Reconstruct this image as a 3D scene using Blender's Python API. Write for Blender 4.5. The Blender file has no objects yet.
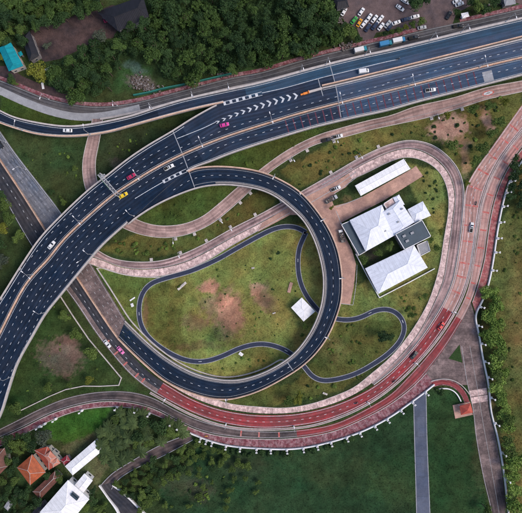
import bpy, bmesh, math, random
import numpy as np
from mathutils import Vector, Matrix
from mathutils.geometry import tessellate_polygon
from mathutils import noise as mnoise

sc = bpy.context.scene
COL = sc.collection
R = math.radians
HC = 250.0          # flying height of the camera, metres
MPP = 0.5           # ground metres per traced unit

# ---------------------------------------------------------------- camera, world, sun, exposure
cam_d = bpy.data.cameras.new('camera'); cam = bpy.data.objects.new('camera', cam_d); COL.objects.link(cam)
cam.location = (0, 0, HC); cam.rotation_euler = (0, 0, 0)
cam_d.sensor_fit = 'HORIZONTAL'; cam_d.angle = 2 * math.atan(130.5 / HC)
cam_d.clip_start = 1.0; cam_d.clip_end = 9000
sc.camera = cam
SUN_EL, SUN_AZ = 50.0, 105.0        # degrees, azimuth clockwise from north (+y)
w = bpy.data.worlds.new("World"); sc.world = w; w.use_nodes = True
nt = w.node_tree; bg = nt.nodes['Background']
sky = nt.nodes.new('ShaderNodeTexSky'); sky.sky_type = 'NISHITA'; sky.sun_disc = False
sky.sun_elevation = R(SUN_EL); sky.sun_rotation = R(SUN_AZ); sky.air_density = 1.0; sky.dust_density = 3.0
nt.links.new(sky.outputs[0], bg.inputs[0]); bg.inputs[1].default_value = 0.12
sd = bpy.data.lights.new('sun', 'SUN'); sun = bpy.data.objects.new('sun', sd); COL.objects.link(sun)
sd.energy = 1.2; sd.angle = R(24); sd.color = (1.0, 0.86, 0.74)
dirv = Vector((math.sin(R(SUN_AZ)) * math.cos(R(SUN_EL)), math.cos(R(SUN_AZ)) * math.cos(R(SUN_EL)), math.sin(R(SUN_EL))))
sun.rotation_euler = dirv.to_track_quat('Z', 'Y').to_euler(); sun.location = dirv * 400
sc.view_settings.view_transform = 'Standard'; sc.view_settings.look = 'None'
sc.view_settings.exposure = 0.55; sc.view_settings.gamma = 1.0; sc.view_settings.use_curve_mapping = False
sc.cycles.max_bounces = 5; sc.cycles.diffuse_bounces = 3; sc.cycles.glossy_bounces = 2

rnd = random.Random(7)
_ones = ['','first','second','third','fourth','fifth','sixth','seventh','eighth','ninth']
_teens = ['tenth','eleventh','twelfth','thirteenth','fourteenth','fifteenth','sixteenth','seventeenth','eighteenth','nineteenth']
ORD = _ones[1:] + _teens
for _t, _th in (('twenty', 'twentieth'), ('thirty', 'thirtieth'), ('forty', 'fortieth'), ('fifty', 'fiftieth'), ('sixty', 'sixtieth')):
    ORD.append(_th); ORD += [_t + '-' + o for o in _ones[1:]]

def P(px, py, z=0.0):
    s = MPP * (HC - z) / HC
    return Vector(((px - 261.0) * s, (256.5 - py) * s, z))

# ---------------------------------------------------------------- object helpers
def link(o, parent=None):
    COL.objects.link(o)
    if parent is not None: o.parent = parent
    return o
def tag(o, label=None, cat=None, group=None, kind=None):
    if label: o['label'] = label
    if cat: o['category'] = cat
    if group: o['group'] = group
    if kind: o['kind'] = kind
    return o
def empty(name, loc=(0, 0, 0), rz=0, label=None, cat=None, group=None):
    o = bpy.data.objects.new(name, None); link(o); o.location = loc; o.rotation_euler = (0, 0, rz)
    o.empty_display_size = 0.5
    return tag(o, label, cat, group)
class MB:
    def __init__(s): s.v = []; s.f = []; s.uv = []; s.mi = []; s.cur = 0
    def add(s, vs, fs, uvs=None):
        b = len(s.v); s.v += [tuple(x) for x in vs]
        s.uv += (list(uvs) if uvs is not None else [(x[0], x[1]) for x in vs])
        s.f += [tuple(b + i for i in f) for f in fs]; s.mi += [s.cur] * len(fs)
    def box(s, cx, cy, cz, sx, sy, sz, rz=0):
        c, n = math.cos(rz), math.sin(rz); vs = []
        for dz in (-.5, .5):
            for dx, dy in ((-.5, -.5), (.5, -.5), (.5, .5), (-.5, .5)):
                x, y = dx * sx, dy * sy
                vs.append((cx + x * c - y * n, cy + x * n + y * c, cz + dz * sz))
        s.add(vs, [(3, 2, 1, 0), (4, 5, 6, 7), (0, 1, 5, 4), (1, 2, 6, 5), (2, 3, 7, 6), (3, 0, 4, 7)])
    def tube(s, p0, p1, r0, r1=None, n=7):
        r1 = r0 if r1 is None else r1
        p0 = Vector(p0); p1 = Vector(p1); d = (p1 - p0).normalized()
        a = d.orthogonal().normalized(); b = d.cross(a)
        vs = []
        for p, r in ((p0, r0), (p1, r1)):
            for k in range(n):
                t = 2 * math.pi * k / n
                vs.append(p + a * math.cos(t) * r + b * math.sin(t) * r)
        fs = [(k, (k + 1) % n, n + (k + 1) % n, n + k) for k in range(n)] + [tuple(range(n))[::-1], tuple(range(n, 2 * n))]
        s.add(vs, fs)
    def prism(s, pts, z0, z1):
        n = len(pts); a = sum(pts[i][0] * pts[(i + 1) % n][1] - pts[(i + 1) % n][0] * pts[i][1] for i in range(n))
        if a < 0: pts = pts[::-1]
        vs = [(p[0], p[1], z0) for p in pts] + [(p[0], p[1], z1) for p in pts]
        tri = tessellate_polygon([[Vector((p[0], p[1], 0)) for p in pts]])
        fs = [(i, (i + 1) % n, n + (i + 1) % n, n + i) for i in range(n)]
        for t in tri:
            q = [Vector(pts[i]) for i in t]
            ar = (q[1][0] - q[0][0]) * (q[2][1] - q[0][1]) - (q[1][1] - q[0][1]) * (q[2][0] - q[0][0])
            t = tuple(t) if ar > 0 else tuple(t)[::-1]
            fs.append(tuple(n + i for i in t)); fs.append(t[::-1])
        s.add(vs, fs)
    def build(s, name, mats, parent=None, kind=None, smooth=False, bevel=0):
        me = bpy.data.meshes.new(name); me.from_pydata(s.v, [], s.f); me.update()
        uvl = me.uv_layers.new(name='UVMap')
        li = np.empty(len(me.loops), dtype=np.int32); me.loops.foreach_get('vertex_index', li)
        uv = np.array(s.uv, dtype=np.float32)[li] if len(li) else np.zeros((0, 2), np.float32)
        uvl.data.foreach_set('uv', uv.ravel())
        if not isinstance(mats, (list, tuple)): mats = [mats]
        for m in mats: me.materials.append(m)
        if len(mats) > 1: me.polygons.foreach_set('material_index', np.array(s.mi, dtype=np.int32))
        if smooth: me.polygons.foreach_set('use_smooth', np.ones(len(me.polygons), dtype=bool))
        o = bpy.data.objects.new(name, me); link(o, parent)
        if bevel:
            md = o.modifiers.new('bevel', 'BEVEL'); md.width = bevel; md.segments = 2; md.limit_method = 'ANGLE'
        if kind: o['kind'] = kind
        return o
def copy_tree(o, parent=None):
    c = o.copy(); link(c, parent)
    for ch in list(o.children): copy_tree(ch, c)
    return c

# ---------------------------------------------------------------- materials
MAT = {}
def newmat(name):
    m = bpy.data.materials.new(name); m.use_nodes = True
    n = m.node_tree; MAT[name] = m
    return m, n, n.nodes['Principled BSDF']
def nd(n, t, **k):
    x = n.nodes.new(t)
    for a, b in k.items():
        if a.startswith('i_'):
            x.inputs[int(a[2:])].default_value = b
        else: setattr(x, a, b)
    return x
def surf(name, col, rough=0.85, vary=0.25, scale=0.35, fine=3.0, col2=None, patch=0.0, joints=0, tracks=0, bump=0.0, metallic=0.0, obj_rand=0.0, patch_scale=0.06, spec=0.35):
    """general weathered surface: two noise scales, optional second colour in patches, slab joints along v, wheel tracks across u"""
    m, n, b = newmat(name); L = n.links.new
    tc = nd(n, 'ShaderNodeTexCoord')
    geo = nd(n, 'ShaderNodeNewGeometry')
    n1 = nd(n, 'ShaderNodeTexNoise'); n1.inputs['Scale'].default_value = scale; n1.inputs['Detail'].default_value = 6; n1.inputs['Roughness'].default_value = .65
    n2 = nd(n, 'ShaderNodeTexNoise'); n2.inputs['Scale'].default_value = fine; n2.inputs['Detail'].default_value = 4
    L(geo.outputs['Position'], n1.inputs['Vector']); L(geo.outputs['Position'], n2.inputs['Vector'])
    mr = nd(n, 'ShaderNodeMapRange'); mr.inputs[1].default_value = .3; mr.inputs[2].default_value = .7; mr.inputs[3].default_value = 1 - vary; mr.inputs[4].default_value = 1 + vary
    L(n1.outputs['Fac'], mr.inputs[0])
    mr2 = nd(n, 'ShaderNodeMapRange'); mr2.inputs[1].default_value = .3; mr2.inputs[2].default_value = .7; mr2.inputs[3].default_value = 1 - vary * .6; mr2.inputs[4].default_value = 1 + vary * .6
    L(n2.outputs['Fac'], mr2.inputs[0])
    mul = nd(n, 'ShaderNodeMath', operation='MULTIPLY'); L(mr.outputs[0], mul.inputs[0]); L(mr2.outputs[0], mul.inputs[1])
    last = mul.outputs[0]
    base = nd(n, 'ShaderNodeRGB'); base.outputs[0].default_value = (*col, 1); cout = base.outputs[0]
    if col2 is not None:
        n3 = nd(n, 'ShaderNodeTexNoise'); n3.inputs['Scale'].default_value = patch_scale; n3.inputs['Detail'].default_value = 7; n3.inputs['Roughness'].default_value = .7
        L(geo.outputs['Position'], n3.inputs['Vector'])
        mp = nd(n, 'ShaderNodeMapRange'); mp.inputs[1].default_value = .5 - patch * .12; mp.inputs[2].default_value = .62 - patch * .05; L(n3.outputs['Fac'], mp.inputs[0])
        mx = nd(n, 'ShaderNodeMix', data_type='RGBA'); L(mp.outputs[0], mx.inputs[0]); L(cout, mx.inputs[6]); mx.inputs[7].default_value = (*col2, 1); cout = mx.outputs[2]
    if joints or tracks:
        sp = nd(n, 'ShaderNodeSeparateXYZ'); uvn = nd(n, 'ShaderNodeUVMap'); L(uvn.outputs[0], sp.inputs[0])
        if joints:
            md = nd(n, 'ShaderNodeMath', operation='PINGPONG', i_1=joints / 2.0); L(sp.outputs[1], md.inputs[0])
            ls = nd(n, 'ShaderNodeMapRange'); ls.inputs[1].default_value = 0.06; ls.inputs[2].default_value = 0.2; ls.inputs[3].default_value = .78; ls.inputs[4].default_value = 1; L(md.outputs[0], ls.inputs[0])
            # each slab its own tone
            fl = nd(n, 'ShaderNodeMath', operation='DIVIDE', i_1=float(joints)); L(sp.outputs[1], fl.inputs[0])
            fl2 = nd(n, 'ShaderNodeMath', operation='FLOOR'); L(fl.outputs[0], fl2.inputs[0])
            fu = nd(n, 'ShaderNodeMath', operation='DIVIDE', i_1=3.4); L(sp.outputs[0], fu.inputs[0]); fu2 = nd(n, 'ShaderNodeMath', operation='FLOOR'); L(fu.outputs[0], fu2.inputs[0])
            cb = nd(n, 'ShaderNodeCombineXYZ'); L(fl2.outputs[0], cb.inputs[0]); L(fu2.outputs[0], cb.inputs[1])
            wn = nd(n, 'ShaderNodeTexWhiteNoise', noise_dimensions='2D'); L(cb.outputs[0], wn.inputs['Vector'])
            ws = nd(n, 'ShaderNodeMapRange'); ws.inputs[3].default_value = .86; ws.inputs[4].default_value = 1.12; L(wn.outputs['Value'], ws.inputs[0])
            m3 = nd(n, 'ShaderNodeMath', operation='MULTIPLY'); L(last, m3.inputs[0]); L(ls.outputs[0], m3.inputs[1])
            m4 = nd(n, 'ShaderNodeMath', operation='MULTIPLY'); L(m3.outputs[0], m4.inputs[0]); L(ws.outputs[0], m4.inputs[1]); last = m4.outputs[0]
        if tracks:
            pw = nd(n, 'ShaderNodeMath', operation='PINGPONG', i_1=0.875); L(sp.outputs[0], pw.inputs[0])
            tr = nd(n, 'ShaderNodeMapRange'); tr.inputs[1].default_value = 0; tr.inputs[2].default_value = .875; tr.inputs[3].default_value = 1 + tracks; tr.inputs[4].default_value = 1 - tracks; L(pw.outputs[0], tr.inputs[0])
            m5 = nd(n, 'ShaderNodeMath', operation='MULTIPLY'); L(last, m5.inputs[0]); L(tr.outputs[0], m5.inputs[1]); last = m5.outputs[0]
            # long streaks
            mpn = nd(n, 'ShaderNodeMapping'); mpn.inputs['Scale'].default_value = (1.1, .035, 1); L(uvn.outputs[0], mpn.inputs[0])
            n5 = nd(n, 'ShaderNodeTexNoise'); n5.inputs['Scale'].default_value = 1.0; n5.inputs['Detail'].default_value = 5; L(mpn.outputs[0], n5.inputs['Vector'])
            s5 = nd(n, 'ShaderNodeMapRange'); s5.inputs[1].default_value = .3; s5.inputs[2].default_value = .7; s5.inputs[3].default_value = 1 - 1.6 * tracks; s5.inputs[4].default_value = 1 + 1.6 * tracks; L(n5.outputs['Fac'], s5.inputs[0])
            m6 = nd(n, 'ShaderNodeMath', operation='MULTIPLY'); L(last, m6.inputs[0]); L(s5.outputs[0], m6.inputs[1]); last = m6.outputs[0]
    if obj_rand:
        oi = nd(n, 'ShaderNodeObjectInfo'); orr = nd(n, 'ShaderNodeMapRange'); orr.inputs[3].default_value = 1 - obj_rand; orr.inputs[4].default_value = 1 + obj_rand; L(oi.outputs['Random'], orr.inputs[0])
        m7 = nd(n, 'ShaderNodeMath', operation='MULTIPLY'); L(last, m7.inputs[0]); L(orr.outputs[0], m7.inputs[1]); last = m7.outputs[0]
    vm = nd(n, 'ShaderNodeVectorMath', operation='SCALE'); L(cout, vm.inputs[0]); L(last, vm.inputs['Scale'])
    L(vm.outputs[0], b.inputs['Base Color'])
    b.inputs['Roughness'].default_value = rough; b.inputs['Metallic'].default_value = metallic; b.inputs['Specular IOR Level'].default_value = spec
    if bump:
        bp = nd(n, 'ShaderNodeBump'); bp.inputs['Strength'].default_value = bump; bp.inputs['Distance'].default_value = .1; L(n2.outputs['Fac'], bp.inputs['Height']); L(bp.outputs[0], b.inputs['Normal'])
    return m
def ribbed(name, col, pitch=0.5, rough=.5, vary=.1, axis=0):
    """sheet roof with ribs or tile courses running across uv"""
    m = surf(name, col, rough=rough, vary=vary, scale=.5, fine=4)
    n = m.node_tree; b = n.nodes['Principled BSDF']; L = n.links.new
    uvn = nd(n, 'ShaderNodeUVMap'); sp = nd(n, 'ShaderNodeSeparateXYZ'); L(uvn.outputs[0], sp.inputs[0])
    src = b.inputs['Base Color'].links[0].from_socket
    pq = nd(n, 'ShaderNodeMath', operation='PINGPONG', i_1=pitch * 1.5); L(sp.outputs[axis], pq.inputs[0])
    sm = nd(n, 'ShaderNodeMapRange'); sm.inputs[1].default_value = .03; sm.inputs[2].default_value = .16; sm.inputs[3].default_value = .84; sm.inputs[4].default_value = 1; L(pq.outputs[0], sm.inputs[0])
    mpn = nd(n, 'ShaderNodeMapping'); mpn.inputs['Scale'].default_value = (.9, .12, 1) if axis == 0 else (.12, .9, 1); L(uvn.outputs[0], mpn.inputs[0])
    ns = nd(n, 'ShaderNodeTexNoise'); ns.inputs['Scale'].default_value = 1.0; ns.inputs['Detail'].default_value = 6; L(mpn.outputs[0], ns.inputs['Vector'])
    st = nd(n, 'ShaderNodeMapRange'); st.inputs[1].default_value = .35; st.inputs[2].default_value = .6; st.inputs[3].default_value = .92 if col[0] > .6 else .8; st.inputs[4].default_value = 1.02; L(ns.outputs['Fac'], st.inputs[0])
    mm = nd(n, 'ShaderNodeMath', operation='MULTIPLY'); L(sm.outputs[0], mm.inputs[0]); L(st.outputs[0], mm.inputs[1])
    vs_ = nd(n, 'ShaderNodeVectorMath', operation='SCALE'); L(src, vs_.inputs[0]); L(mm.outputs[0], vs_.inputs['Scale']); L(vs_.outputs[0], b.inputs['Base Color'])
    pp = nd(n, 'ShaderNodeMath', operation='PINGPONG', i_1=pitch / 2); L(sp.outputs[axis], pp.inputs[0])
    bp = nd(n, 'ShaderNodeBump'); bp.inputs['Strength'].default_value = .55; bp.inputs['Distance'].default_value = .12; L(pp.outputs[0], bp.inputs['Height']); L(bp.outputs[0], b.inputs['Normal'])
    return m
def foliage(name, c1, c2, rand=.35):
    m, n, b = newmat(name); L = n.links.new
    at = nd(n, 'ShaderNodeAttribute', attribute_name='tint')
    oi = nd(n, 'ShaderNodeObjectInfo')
    ad = nd(n, 'ShaderNodeMath', operation='MULTIPLY_ADD', i_1=.55, i_2=0.0); L(oi.outputs['Random'], ad.inputs[0])
    ad2 = nd(n, 'ShaderNodeMath', operation='MULTIPLY_ADD', i_1=.6); L(at.outputs['Fac'], ad2.inputs[0]); L(ad.outputs[0], ad2.inputs[2])
    mx = nd(n, 'ShaderNodeMix', data_type='RGBA'); L(ad2.outputs[0], mx.inputs[0]); mx.inputs[6].default_value = (*c1, 1); mx.inputs[7].default_value = (*c2, 1)
    L(mx.outputs[2], b.inputs['Base Color']); b.inputs['Roughness'].default_value = .7; b.inputs['Specular IOR Level'].default_value = .2
    return m
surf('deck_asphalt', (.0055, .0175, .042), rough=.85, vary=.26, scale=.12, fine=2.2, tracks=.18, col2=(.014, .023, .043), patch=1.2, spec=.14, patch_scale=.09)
surf('half_sheen_deck_asphalt', (.014, .032, .064), rough=.85, vary=.22, scale=.12, fine=2.2, tracks=.18, col2=(.024, .034, .060), patch=1.3, spec=.16, patch_scale=.09)  # middle deck tone: part of the sky reflection put into the colour
surf('sky_sheen_deck_asphalt', (.034, .070, .130), rough=.8, vary=.18, scale=.12, fine=2.2, tracks=.17, col2=(.048, .068, .115), patch=1.2, spec=.2, patch_scale=.09)  # lightest deck tone: sky reflection painted in as paler blue
surf('ramp_asphalt', (.025, .068, .125), rough=.8, vary=.18, scale=.1, fine=2.0, tracks=.15, col2=(.028, .058, .10), patch=1.1, spec=.2)  # lighter blue of the slip road holds a painted sky reflection
surf('service_asphalt', (.062, .064, .078), rough=.9, vary=.28, scale=.3, fine=3, tracks=.2, col2=(.10, .095, .10), patch=1.1, spec=.2)
surf('pink_tile_walk', (.40, .20, .19), rough=.85, vary=.35, scale=1.0, fine=2.5, joints=1.6, col2=(.30, .075, .08), patch=1.1, patch_scale=.4)
surf('ground_asphalt', (.040, .035, .040), rough=.9, vary=.3, scale=.3, fine=3, tracks=.22, col2=(.11, .085, .085), patch=1.2, spec=.2)
surf('dark_asphalt', (.026, .031, .044), rough=.85, vary=.25, scale=.3, fine=3, tracks=.18, col2=(.05, .048, .055), patch=1, spec=.2)
surf('brown_lane', (.17, .118, .13), rough=.9, vary=.3, scale=.25, fine=3, tracks=.32, col2=(.32, .22, .215), patch=1.1, joints=9)
surf('rose_lane', (.35, .18, .165), rough=.9, vary=.2, scale=.25, fine=3, tracks=.18, col2=(.42, .26, .235), patch=1.0, joints=11)
surf('concrete_road', (.095, .115, .155), rough=.9, vary=.32, scale=.35, fine=2.5, tracks=.16, joints=5, col2=(.16, .165, .19), patch=1)
surf('pink_concrete', (.42, .29, .27), rough=.9, vary=.24, scale=.3, fine=3, joints=5, tracks=.18, col2=(.27, .18, .17), patch=1.1)
surf('pale_walk', (.74, .56, .54), rough=.9, vary=.26, scale=.8, fine=2.2, joints=2.5, col2=(.40, .285, .28), patch=.8, patch_scale=.5)
surf('old_walk', (.25, .185, .18), rough=.9, vary=.35, scale=.6, fine=2.2, joints=3, col2=(.12, .09, .09), patch=1.3, patch_scale=.12)
surf('red_paint', (.30, .040, .048), rough=.85, vary=.22, scale=.25, fine=2.5, tracks=.2, col2=(.20, .055, .06), patch=1.4, patch_scale=.09, spec=.15)
surf('worn_red_paint', (.10, .032, .055), rough=.8, vary=.4, scale=.8, fine=4)
surf('faded_red_paint', (.46, .095, .085), rough=.85, vary=.3, scale=.8, fine=4, col2=(.42, .19, .175), patch=.7, patch_scale=.5)
surf('red_tile_walk', (.165, .046, .06), rough=.85, vary=.4, scale=1.2, fine=2.5, joints=1.6, col2=(.30, .17, .19), patch=.6, patch_scale=.45)
surf('white_paint', (.50, .53, .58), rough=.75, vary=.35, scale=1, fine=5)
surf('faint_paint', (.34, .35, .37), rough=.75, vary=.3, scale=1.5, fine=5)
surf('pale_concrete', (.46, .42, .41), rough=.85, vary=.2, scale=.5, fine=3)
surf('grey_concrete', (.30, .31, .34), rough=.85, vary=.2, scale=.4, fine=3)
surf('peach_concrete', (.58, .40, .31), rough=.85, vary=.22, scale=.25, fine=2)
surf('orange_kerb', (.40, .22, .14), rough=.85, vary=.35, scale=.25, fine=2, col2=(.26, .2, .17), patch=1.2)
surf('dark_joint', (.10, .10, .11), rough=.9, vary=.2)
surf('steel_joint', (.30, .32, .36), rough=.6, vary=.15)
surf('blue_grey_path', (.062, .082, .135), rough=.85, vary=.18, scale=.3, fine=2, joints=10, col2=(.09, .105, .15), patch=1)
surf('foot_path', (.032, .040, .072), rough=.85, vary=.2, scale=.4, fine=2, spec=.2)
surf('tan_paving', (.50, .31, .25), rough=.9, vary=.22, scale=.3, fine=2.5, col2=(.34, .21, .18), patch=1, patch_scale=.1)
surf('parking_ground', (.062, .052, .062), rough=.95, vary=.3, scale=.3, fine=2, col2=(.12, .085, .085), patch=1.2)
surf('dirt_yard', (.026, .022, .028), rough=.95, vary=.4, scale=.3, fine=2, col2=(.075, .047, .045), patch=1.1)
surf('pier_concrete', (.3, .29, .28), rough=.9, vary=.15)
surf('white_wall', (.74, .74, .76), rough=.8, vary=.1)
surf('cream_wall', (.5, .46, .42), rough=.85, vary=.12)
surf('dull_wall', (.2, .19, .2), rough=.85, vary=.2)
surf('navy_flat_roof', (.042, .07, .10), rough=.5, vary=.15, scale=.4)
surf('lamp_metal', (.42, .43, .46), rough=.5, vary=.05, metallic=.2)
surf('lamp_head', (.75, .75, .78), rough=.4, vary=.05)
surf('bark', (.09, .065, .05), rough=.95, vary=.3, scale=2)
surf('glass', (.015, .02, .028), rough=.12, vary=.05, spec=.6)
surf('tyre', (.02, .02, .02), rough=.9, vary=.1)
surf('window_glass', (.04, .06, .08), rough=.15, vary=.1, spec=.6)
surf('scrap', (.42, .42, .44), rough=.8, vary=.8, scale=1.5, fine=6, col2=(.08, .06, .05), patch=2, patch_scale=1.1)
surf('slab_grey', (.5, .46, .44), rough=.9, vary=.25)
surf('green_sheet', (.02, .16, .13), rough=.6, vary=.2)
surf('blue_tarp', (.05, .2, .5), rough=.6, vary=.2)
surf('pond', (.035, .06, .045), rough=.35, vary=.1)
ribbed('white_sheet_roof', (.80, .81, .85), .6, axis=0)
ribbed('cool_sheet_roof', (.70, .74, .85), .6, axis=0)
ribbed('teal_roof', (.0, .24, .30), .8, vary=.12)
ribbed('dark_roof', (.012, .012, .018), .8, vary=.25)
ribbed('orange_tile', (.36, .085, .03), .45, vary=.3, axis=1)
ribbed('red_tile', (.30, .06, .035), .45, vary=.3, axis=1)
ribbed('brown_tile', (.13, .05, .035), .45, vary=.35, axis=1)
ribbed('salmon_tile', (.50, .20, .14), .45, vary=.15, axis=1)
ribbed('crimson_tile', (.22, .02, .035), .45, vary=.15, axis=1)
ribbed('pavilion_tile', (.46, .085, .06), .3, vary=.15, axis=1)
foliage('leaf_dark', (.007, .024, .010), (.040, .082, .024))
foliage('leaf_mid', (.028, .058, .013), (.105, .16, .036))
foliage('leaf_bright', (.055, .11, .018), (.19, .29, .06))
foliage('leaf_yellow', (.075, .095, .014), (.17, .185, .028))
foliage('leaf_grey', (.035, .05, .035), (.075, .095, .065))
foliage('leaf_wood', (.016, .042, .011), (.068, .122, .028))
foliage('leaf_palm', (.016, .036, .014), (.09, .135, .045))

# ---------------------------------------------------------------- curve and road helpers
def dense(pts, step=1.2):
    p = np.array(pts, float); n = len(p); out = []
    if n == 2:
        k = max(2, int(np.hypot(*(p[1] - p[0])) / step)); t = np.linspace(0, 1, k)[:, None]
        return p[0] * (1 - t) + p[1] * t
    e = np.vstack([2 * p[0] - p[1], p, 2 * p[-1] - p[-2]])
    for i in range(n - 1):
        p0, p1, p2, p3 = e[i:i + 4]; d = np.hypot(*(p2 - p1)); k = max(2, int(d / step))
        t0 = 0; t1 = max(1e-3, np.hypot(*(p1 - p0)) ** .5); t2 = t1 + max(1e-3, d ** .5); t3 = t2 + max(1e-3, np.hypot(*(p3 - p2)) ** .5)
        t = np.linspace(t1, t2, k, endpoint=False)[:, None]
        a1 = (t1 - t) / (t1 - t0) * p0 + (t - t0) / (t1 - t0) * p1
        a2 = (t2 - t) / (t2 - t1) * p1 + (t - t1) / (t2 - t1) * p2
        a3 = (t3 - t) / (t3 - t2) * p2 + (t - t2) / (t3 - t2) * p3
        b1 = (t2 - t) / (t2 - t0) * a1 + (t - t0) / (t2 - t0) * a2
        b2 = (t3 - t) / (t3 - t1) * a2 + (t - t1) / (t3 - t1) * a3
        out.append((t2 - t) / (t2 - t1) * b1 + (t - t1) / (t2 - t1) * b2)
    out.append(p[-1:]); return np.vstack(out)
def smooth(a, k=5):
    if len(a) < 3 * k: return a
    ker = np.ones(2 * k + 1) / (2 * k + 1)
    b = np.vstack([2 * a[0] - a[k:0:-1], a, 2 * a[-1] - a[-2:-k - 2:-1]])
    return np.stack([np.convolve(b[:, i], ker, 'valid') for i in range(a.shape[1])], 1)
def ext(pts, a=0, b=0):
    p = [np.array(x, float) for x in pts]
    if a: d = p[0] - p[1]; p = [p[0] + d / np.hypot(*d) * a] + p
    if b: d = p[-1] - p[-2]; p = p + [p[-1] + d / np.hypot(*d) * b]
    return [tuple(x) for x in p]
def cum(a): return np.concatenate([[0], np.cumsum(np.hypot(*np.diff(a[:, :2], axis=0).T))])
def resample(a, n):
    s = cum(a); t = np.linspace(0, s[-1], n); return np.stack([np.interp(t, s, a[:, i]) for i in range(2)], 1)
class Road:
    def __init__(s, L, Rr, z=((0, 0), (1, 0)), step=2.0):
        dl = smooth(dense(L, .6), 6); dr = smooth(dense(Rr, .6), 6)
        n = max(8, int(max(cum(dl)[-1], cum(dr)[-1]) / step))
        l = resample(dl, n); r = resample(dr, n); c = smooth((l + r) / 2, 4)
        t = np.gradient(c, axis=0); t /= np.hypot(t[:, 0], t[:, 1])[:, None]
        fl = []
        for d in (dl, dr):
            m = len(d); idx = np.zeros(n, int)
            for i in range(n):
                f = i / (n - 1) * m; a = int(max(0, f - .12 * m - 30)); b = int(min(m, f + .12 * m + 30))
                q = d[a:b] - c[i]; cost = np.abs(q @ t[i]) + .08 * np.hypot(q[:, 0], q[:, 1]); idx[i] = a + int(np.argmin(cost))
            idx = np.maximum.accumulate(idx); idx[0] = min(idx[0], 0); idx[-1] = m - 1
            fl.append(d[idx])
        s.n = n; s.lp = smooth(fl[0], 2); s.rp = smooth(fl[1], 2)
        zf = np.linspace(0, 1, n); xs = [a for a, b in z]; ys = [b for a, b in z]; zz = np.interp(zf, xs, ys)
        if n > 40: zz = smooth(zz[:, None], 9)[:, 0]
        s.z = zz; k = MPP * (HC - zz) / HC
        W = lambda p: np.stack([(p[:, 0] - 261) * k, (256.5 - p[:, 1]) * k], 1)
        s.l = W(s.lp); s.r = W(s.rp); s.c = (s.l + s.r) / 2; s.cp = (s.lp + s.rp) / 2
        s.s = cum(s.c); s.len = s.s[-1]
        t = np.gradient(s.c, axis=0); t /= np.hypot(t[:, 0], t[:, 1])[:, None]; s.t = t; s.nr = np.stack([t[:, 1], -t[:, 0]], 1)
        wv = s.r - s.l; s.w = np.hypot(wv[:, 0], wv[:, 1]); s.wd = wv / np.maximum(s.w, 1e-6)[:, None]
    def s_at(s, px, py):
        return float(s.s[int(np.argmin(np.hypot(s.cp[:, 0] - px, s.cp[:, 1] - py)))])
    def off(s, spec):
        k, v = spec
        if k == 'L': return s.l + s.wd * v
        if k == 'R': return s.r - s.wd * v
        if k == 'F': return s.l + (s.r - s.l) * v
        return s.c + s.nr * v
    def pt(s, spec, q):
        o = s.off(spec); return np.array([np.interp(q, s.s, o[:, 0]), np.interp(q, s.s, o[:, 1]), np.interp(q, s.s, s.z)])
    def rng(s, s0, s1):
        s0 = 0 if s0 is None else max(0, s0); s1 = s.len if s1 is None else min(s.len, s1)
        q = s.s[(s.s > s0 + .05) & (s.s < s1 - .05)]; return np.concatenate([[s0], q, [s1]])
    def strip(s, mb, a, b, s0=None, s1=None, dz=0.0):
        q = s.rng(s0, s1)
        A = s.off(a); B = s.off(b); z = np.interp(q, s.s, s.z) + dz
        ax = np.stack([np.interp(q, s.s, A[:, 0]), np.interp(q, s.s, A[:, 1]), z], 1)
        bx = np.stack([np.interp(q, s.s, B[:, 0]), np.interp(q, s.s, B[:, 1]), z], 1)
        ua = np.interp(q, s.s, np.einsum('ij,ij->i', A - s.l, s.wd)); ub = np.interp(q, s.s, np.einsum('ij,ij->i', B - s.l, s.wd))
        vs, uv, fs = [], [], []
        for i in range(len(q)):
            vs += [tuple(ax[i]), tuple(bx[i])]; uv += [(ua[i], q[i]), (ub[i], q[i])]
            if i: j = 2 * i; fs.append((j - 2, j - 1, j + 1, j))
        mb.add(vs, fs, uv)
    def solid(s, mb, a, b, z0, z1, s0=None, s1=None, ground=False):
        q = s.rng(s0, s1)
        A = s.off(a); B = s.off(b); z = np.interp(q, s.s, s.z)
        lo = np.zeros_like(z) - .2 if ground else z + z0; hi = z + z1
        I = lambda M, k: np.interp(q, s.s, M[:, k])
        ax, ay, bx, by = I(A, 0), I(A, 1), I(B, 0), I(B, 1)
        u1 = np.interp(q, s.s, s.w)
        vs, uv, fs = [], [], []
        for i in range(len(q)):
            vs += [(ax[i], ay[i], lo[i]), (ax[i], ay[i], hi[i]), (bx[i], by[i], hi[i]), (bx[i], by[i], lo[i])]
            uv += [(0, q[i]), (0, q[i]), (u1[i], q[i]), (u1[i], q[i])]
            if i:
                j = 4 * i
                for k in range(4):
                    m = (k + 1) % 4; fs.append((j - 4 + k, j - 4 + m, j + m, j + k))
        e = 4 * (len(q) - 1); fs += [(0, 3, 2, 1), (e, e + 1, e + 2, e + 3)]
        mb.add(vs, fs, uv)
    def dashes(s, mb, spec, s0=None, s1=None, ln=1.2, gap=2.7, wd=.2, dz=.012, ph=0):
        s0 = 0 if s0 is None else s0; s1 = s.len if s1 is None else s1; q = s0 + ph; k, v = spec
        while q + ln < s1:
            a = s.pt(spec, q); b = s.pt(spec, q + ln); d = b[:2] - a[:2]; d /= np.hypot(*d); nn = np.array([d[1], -d[0]]) * wd / 2
            mb.add([(a[0] - nn[0], a[1] - nn[1], a[2] + dz), (a[0] + nn[0], a[1] + nn[1], a[2] + dz), (b[0] + nn[0], b[1] + nn[1], b[2] + dz), (b[0] - nn[0], b[1] - nn[1], b[2] + dz)], [(0, 1, 2, 3)])
            q += ln + gap
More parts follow.
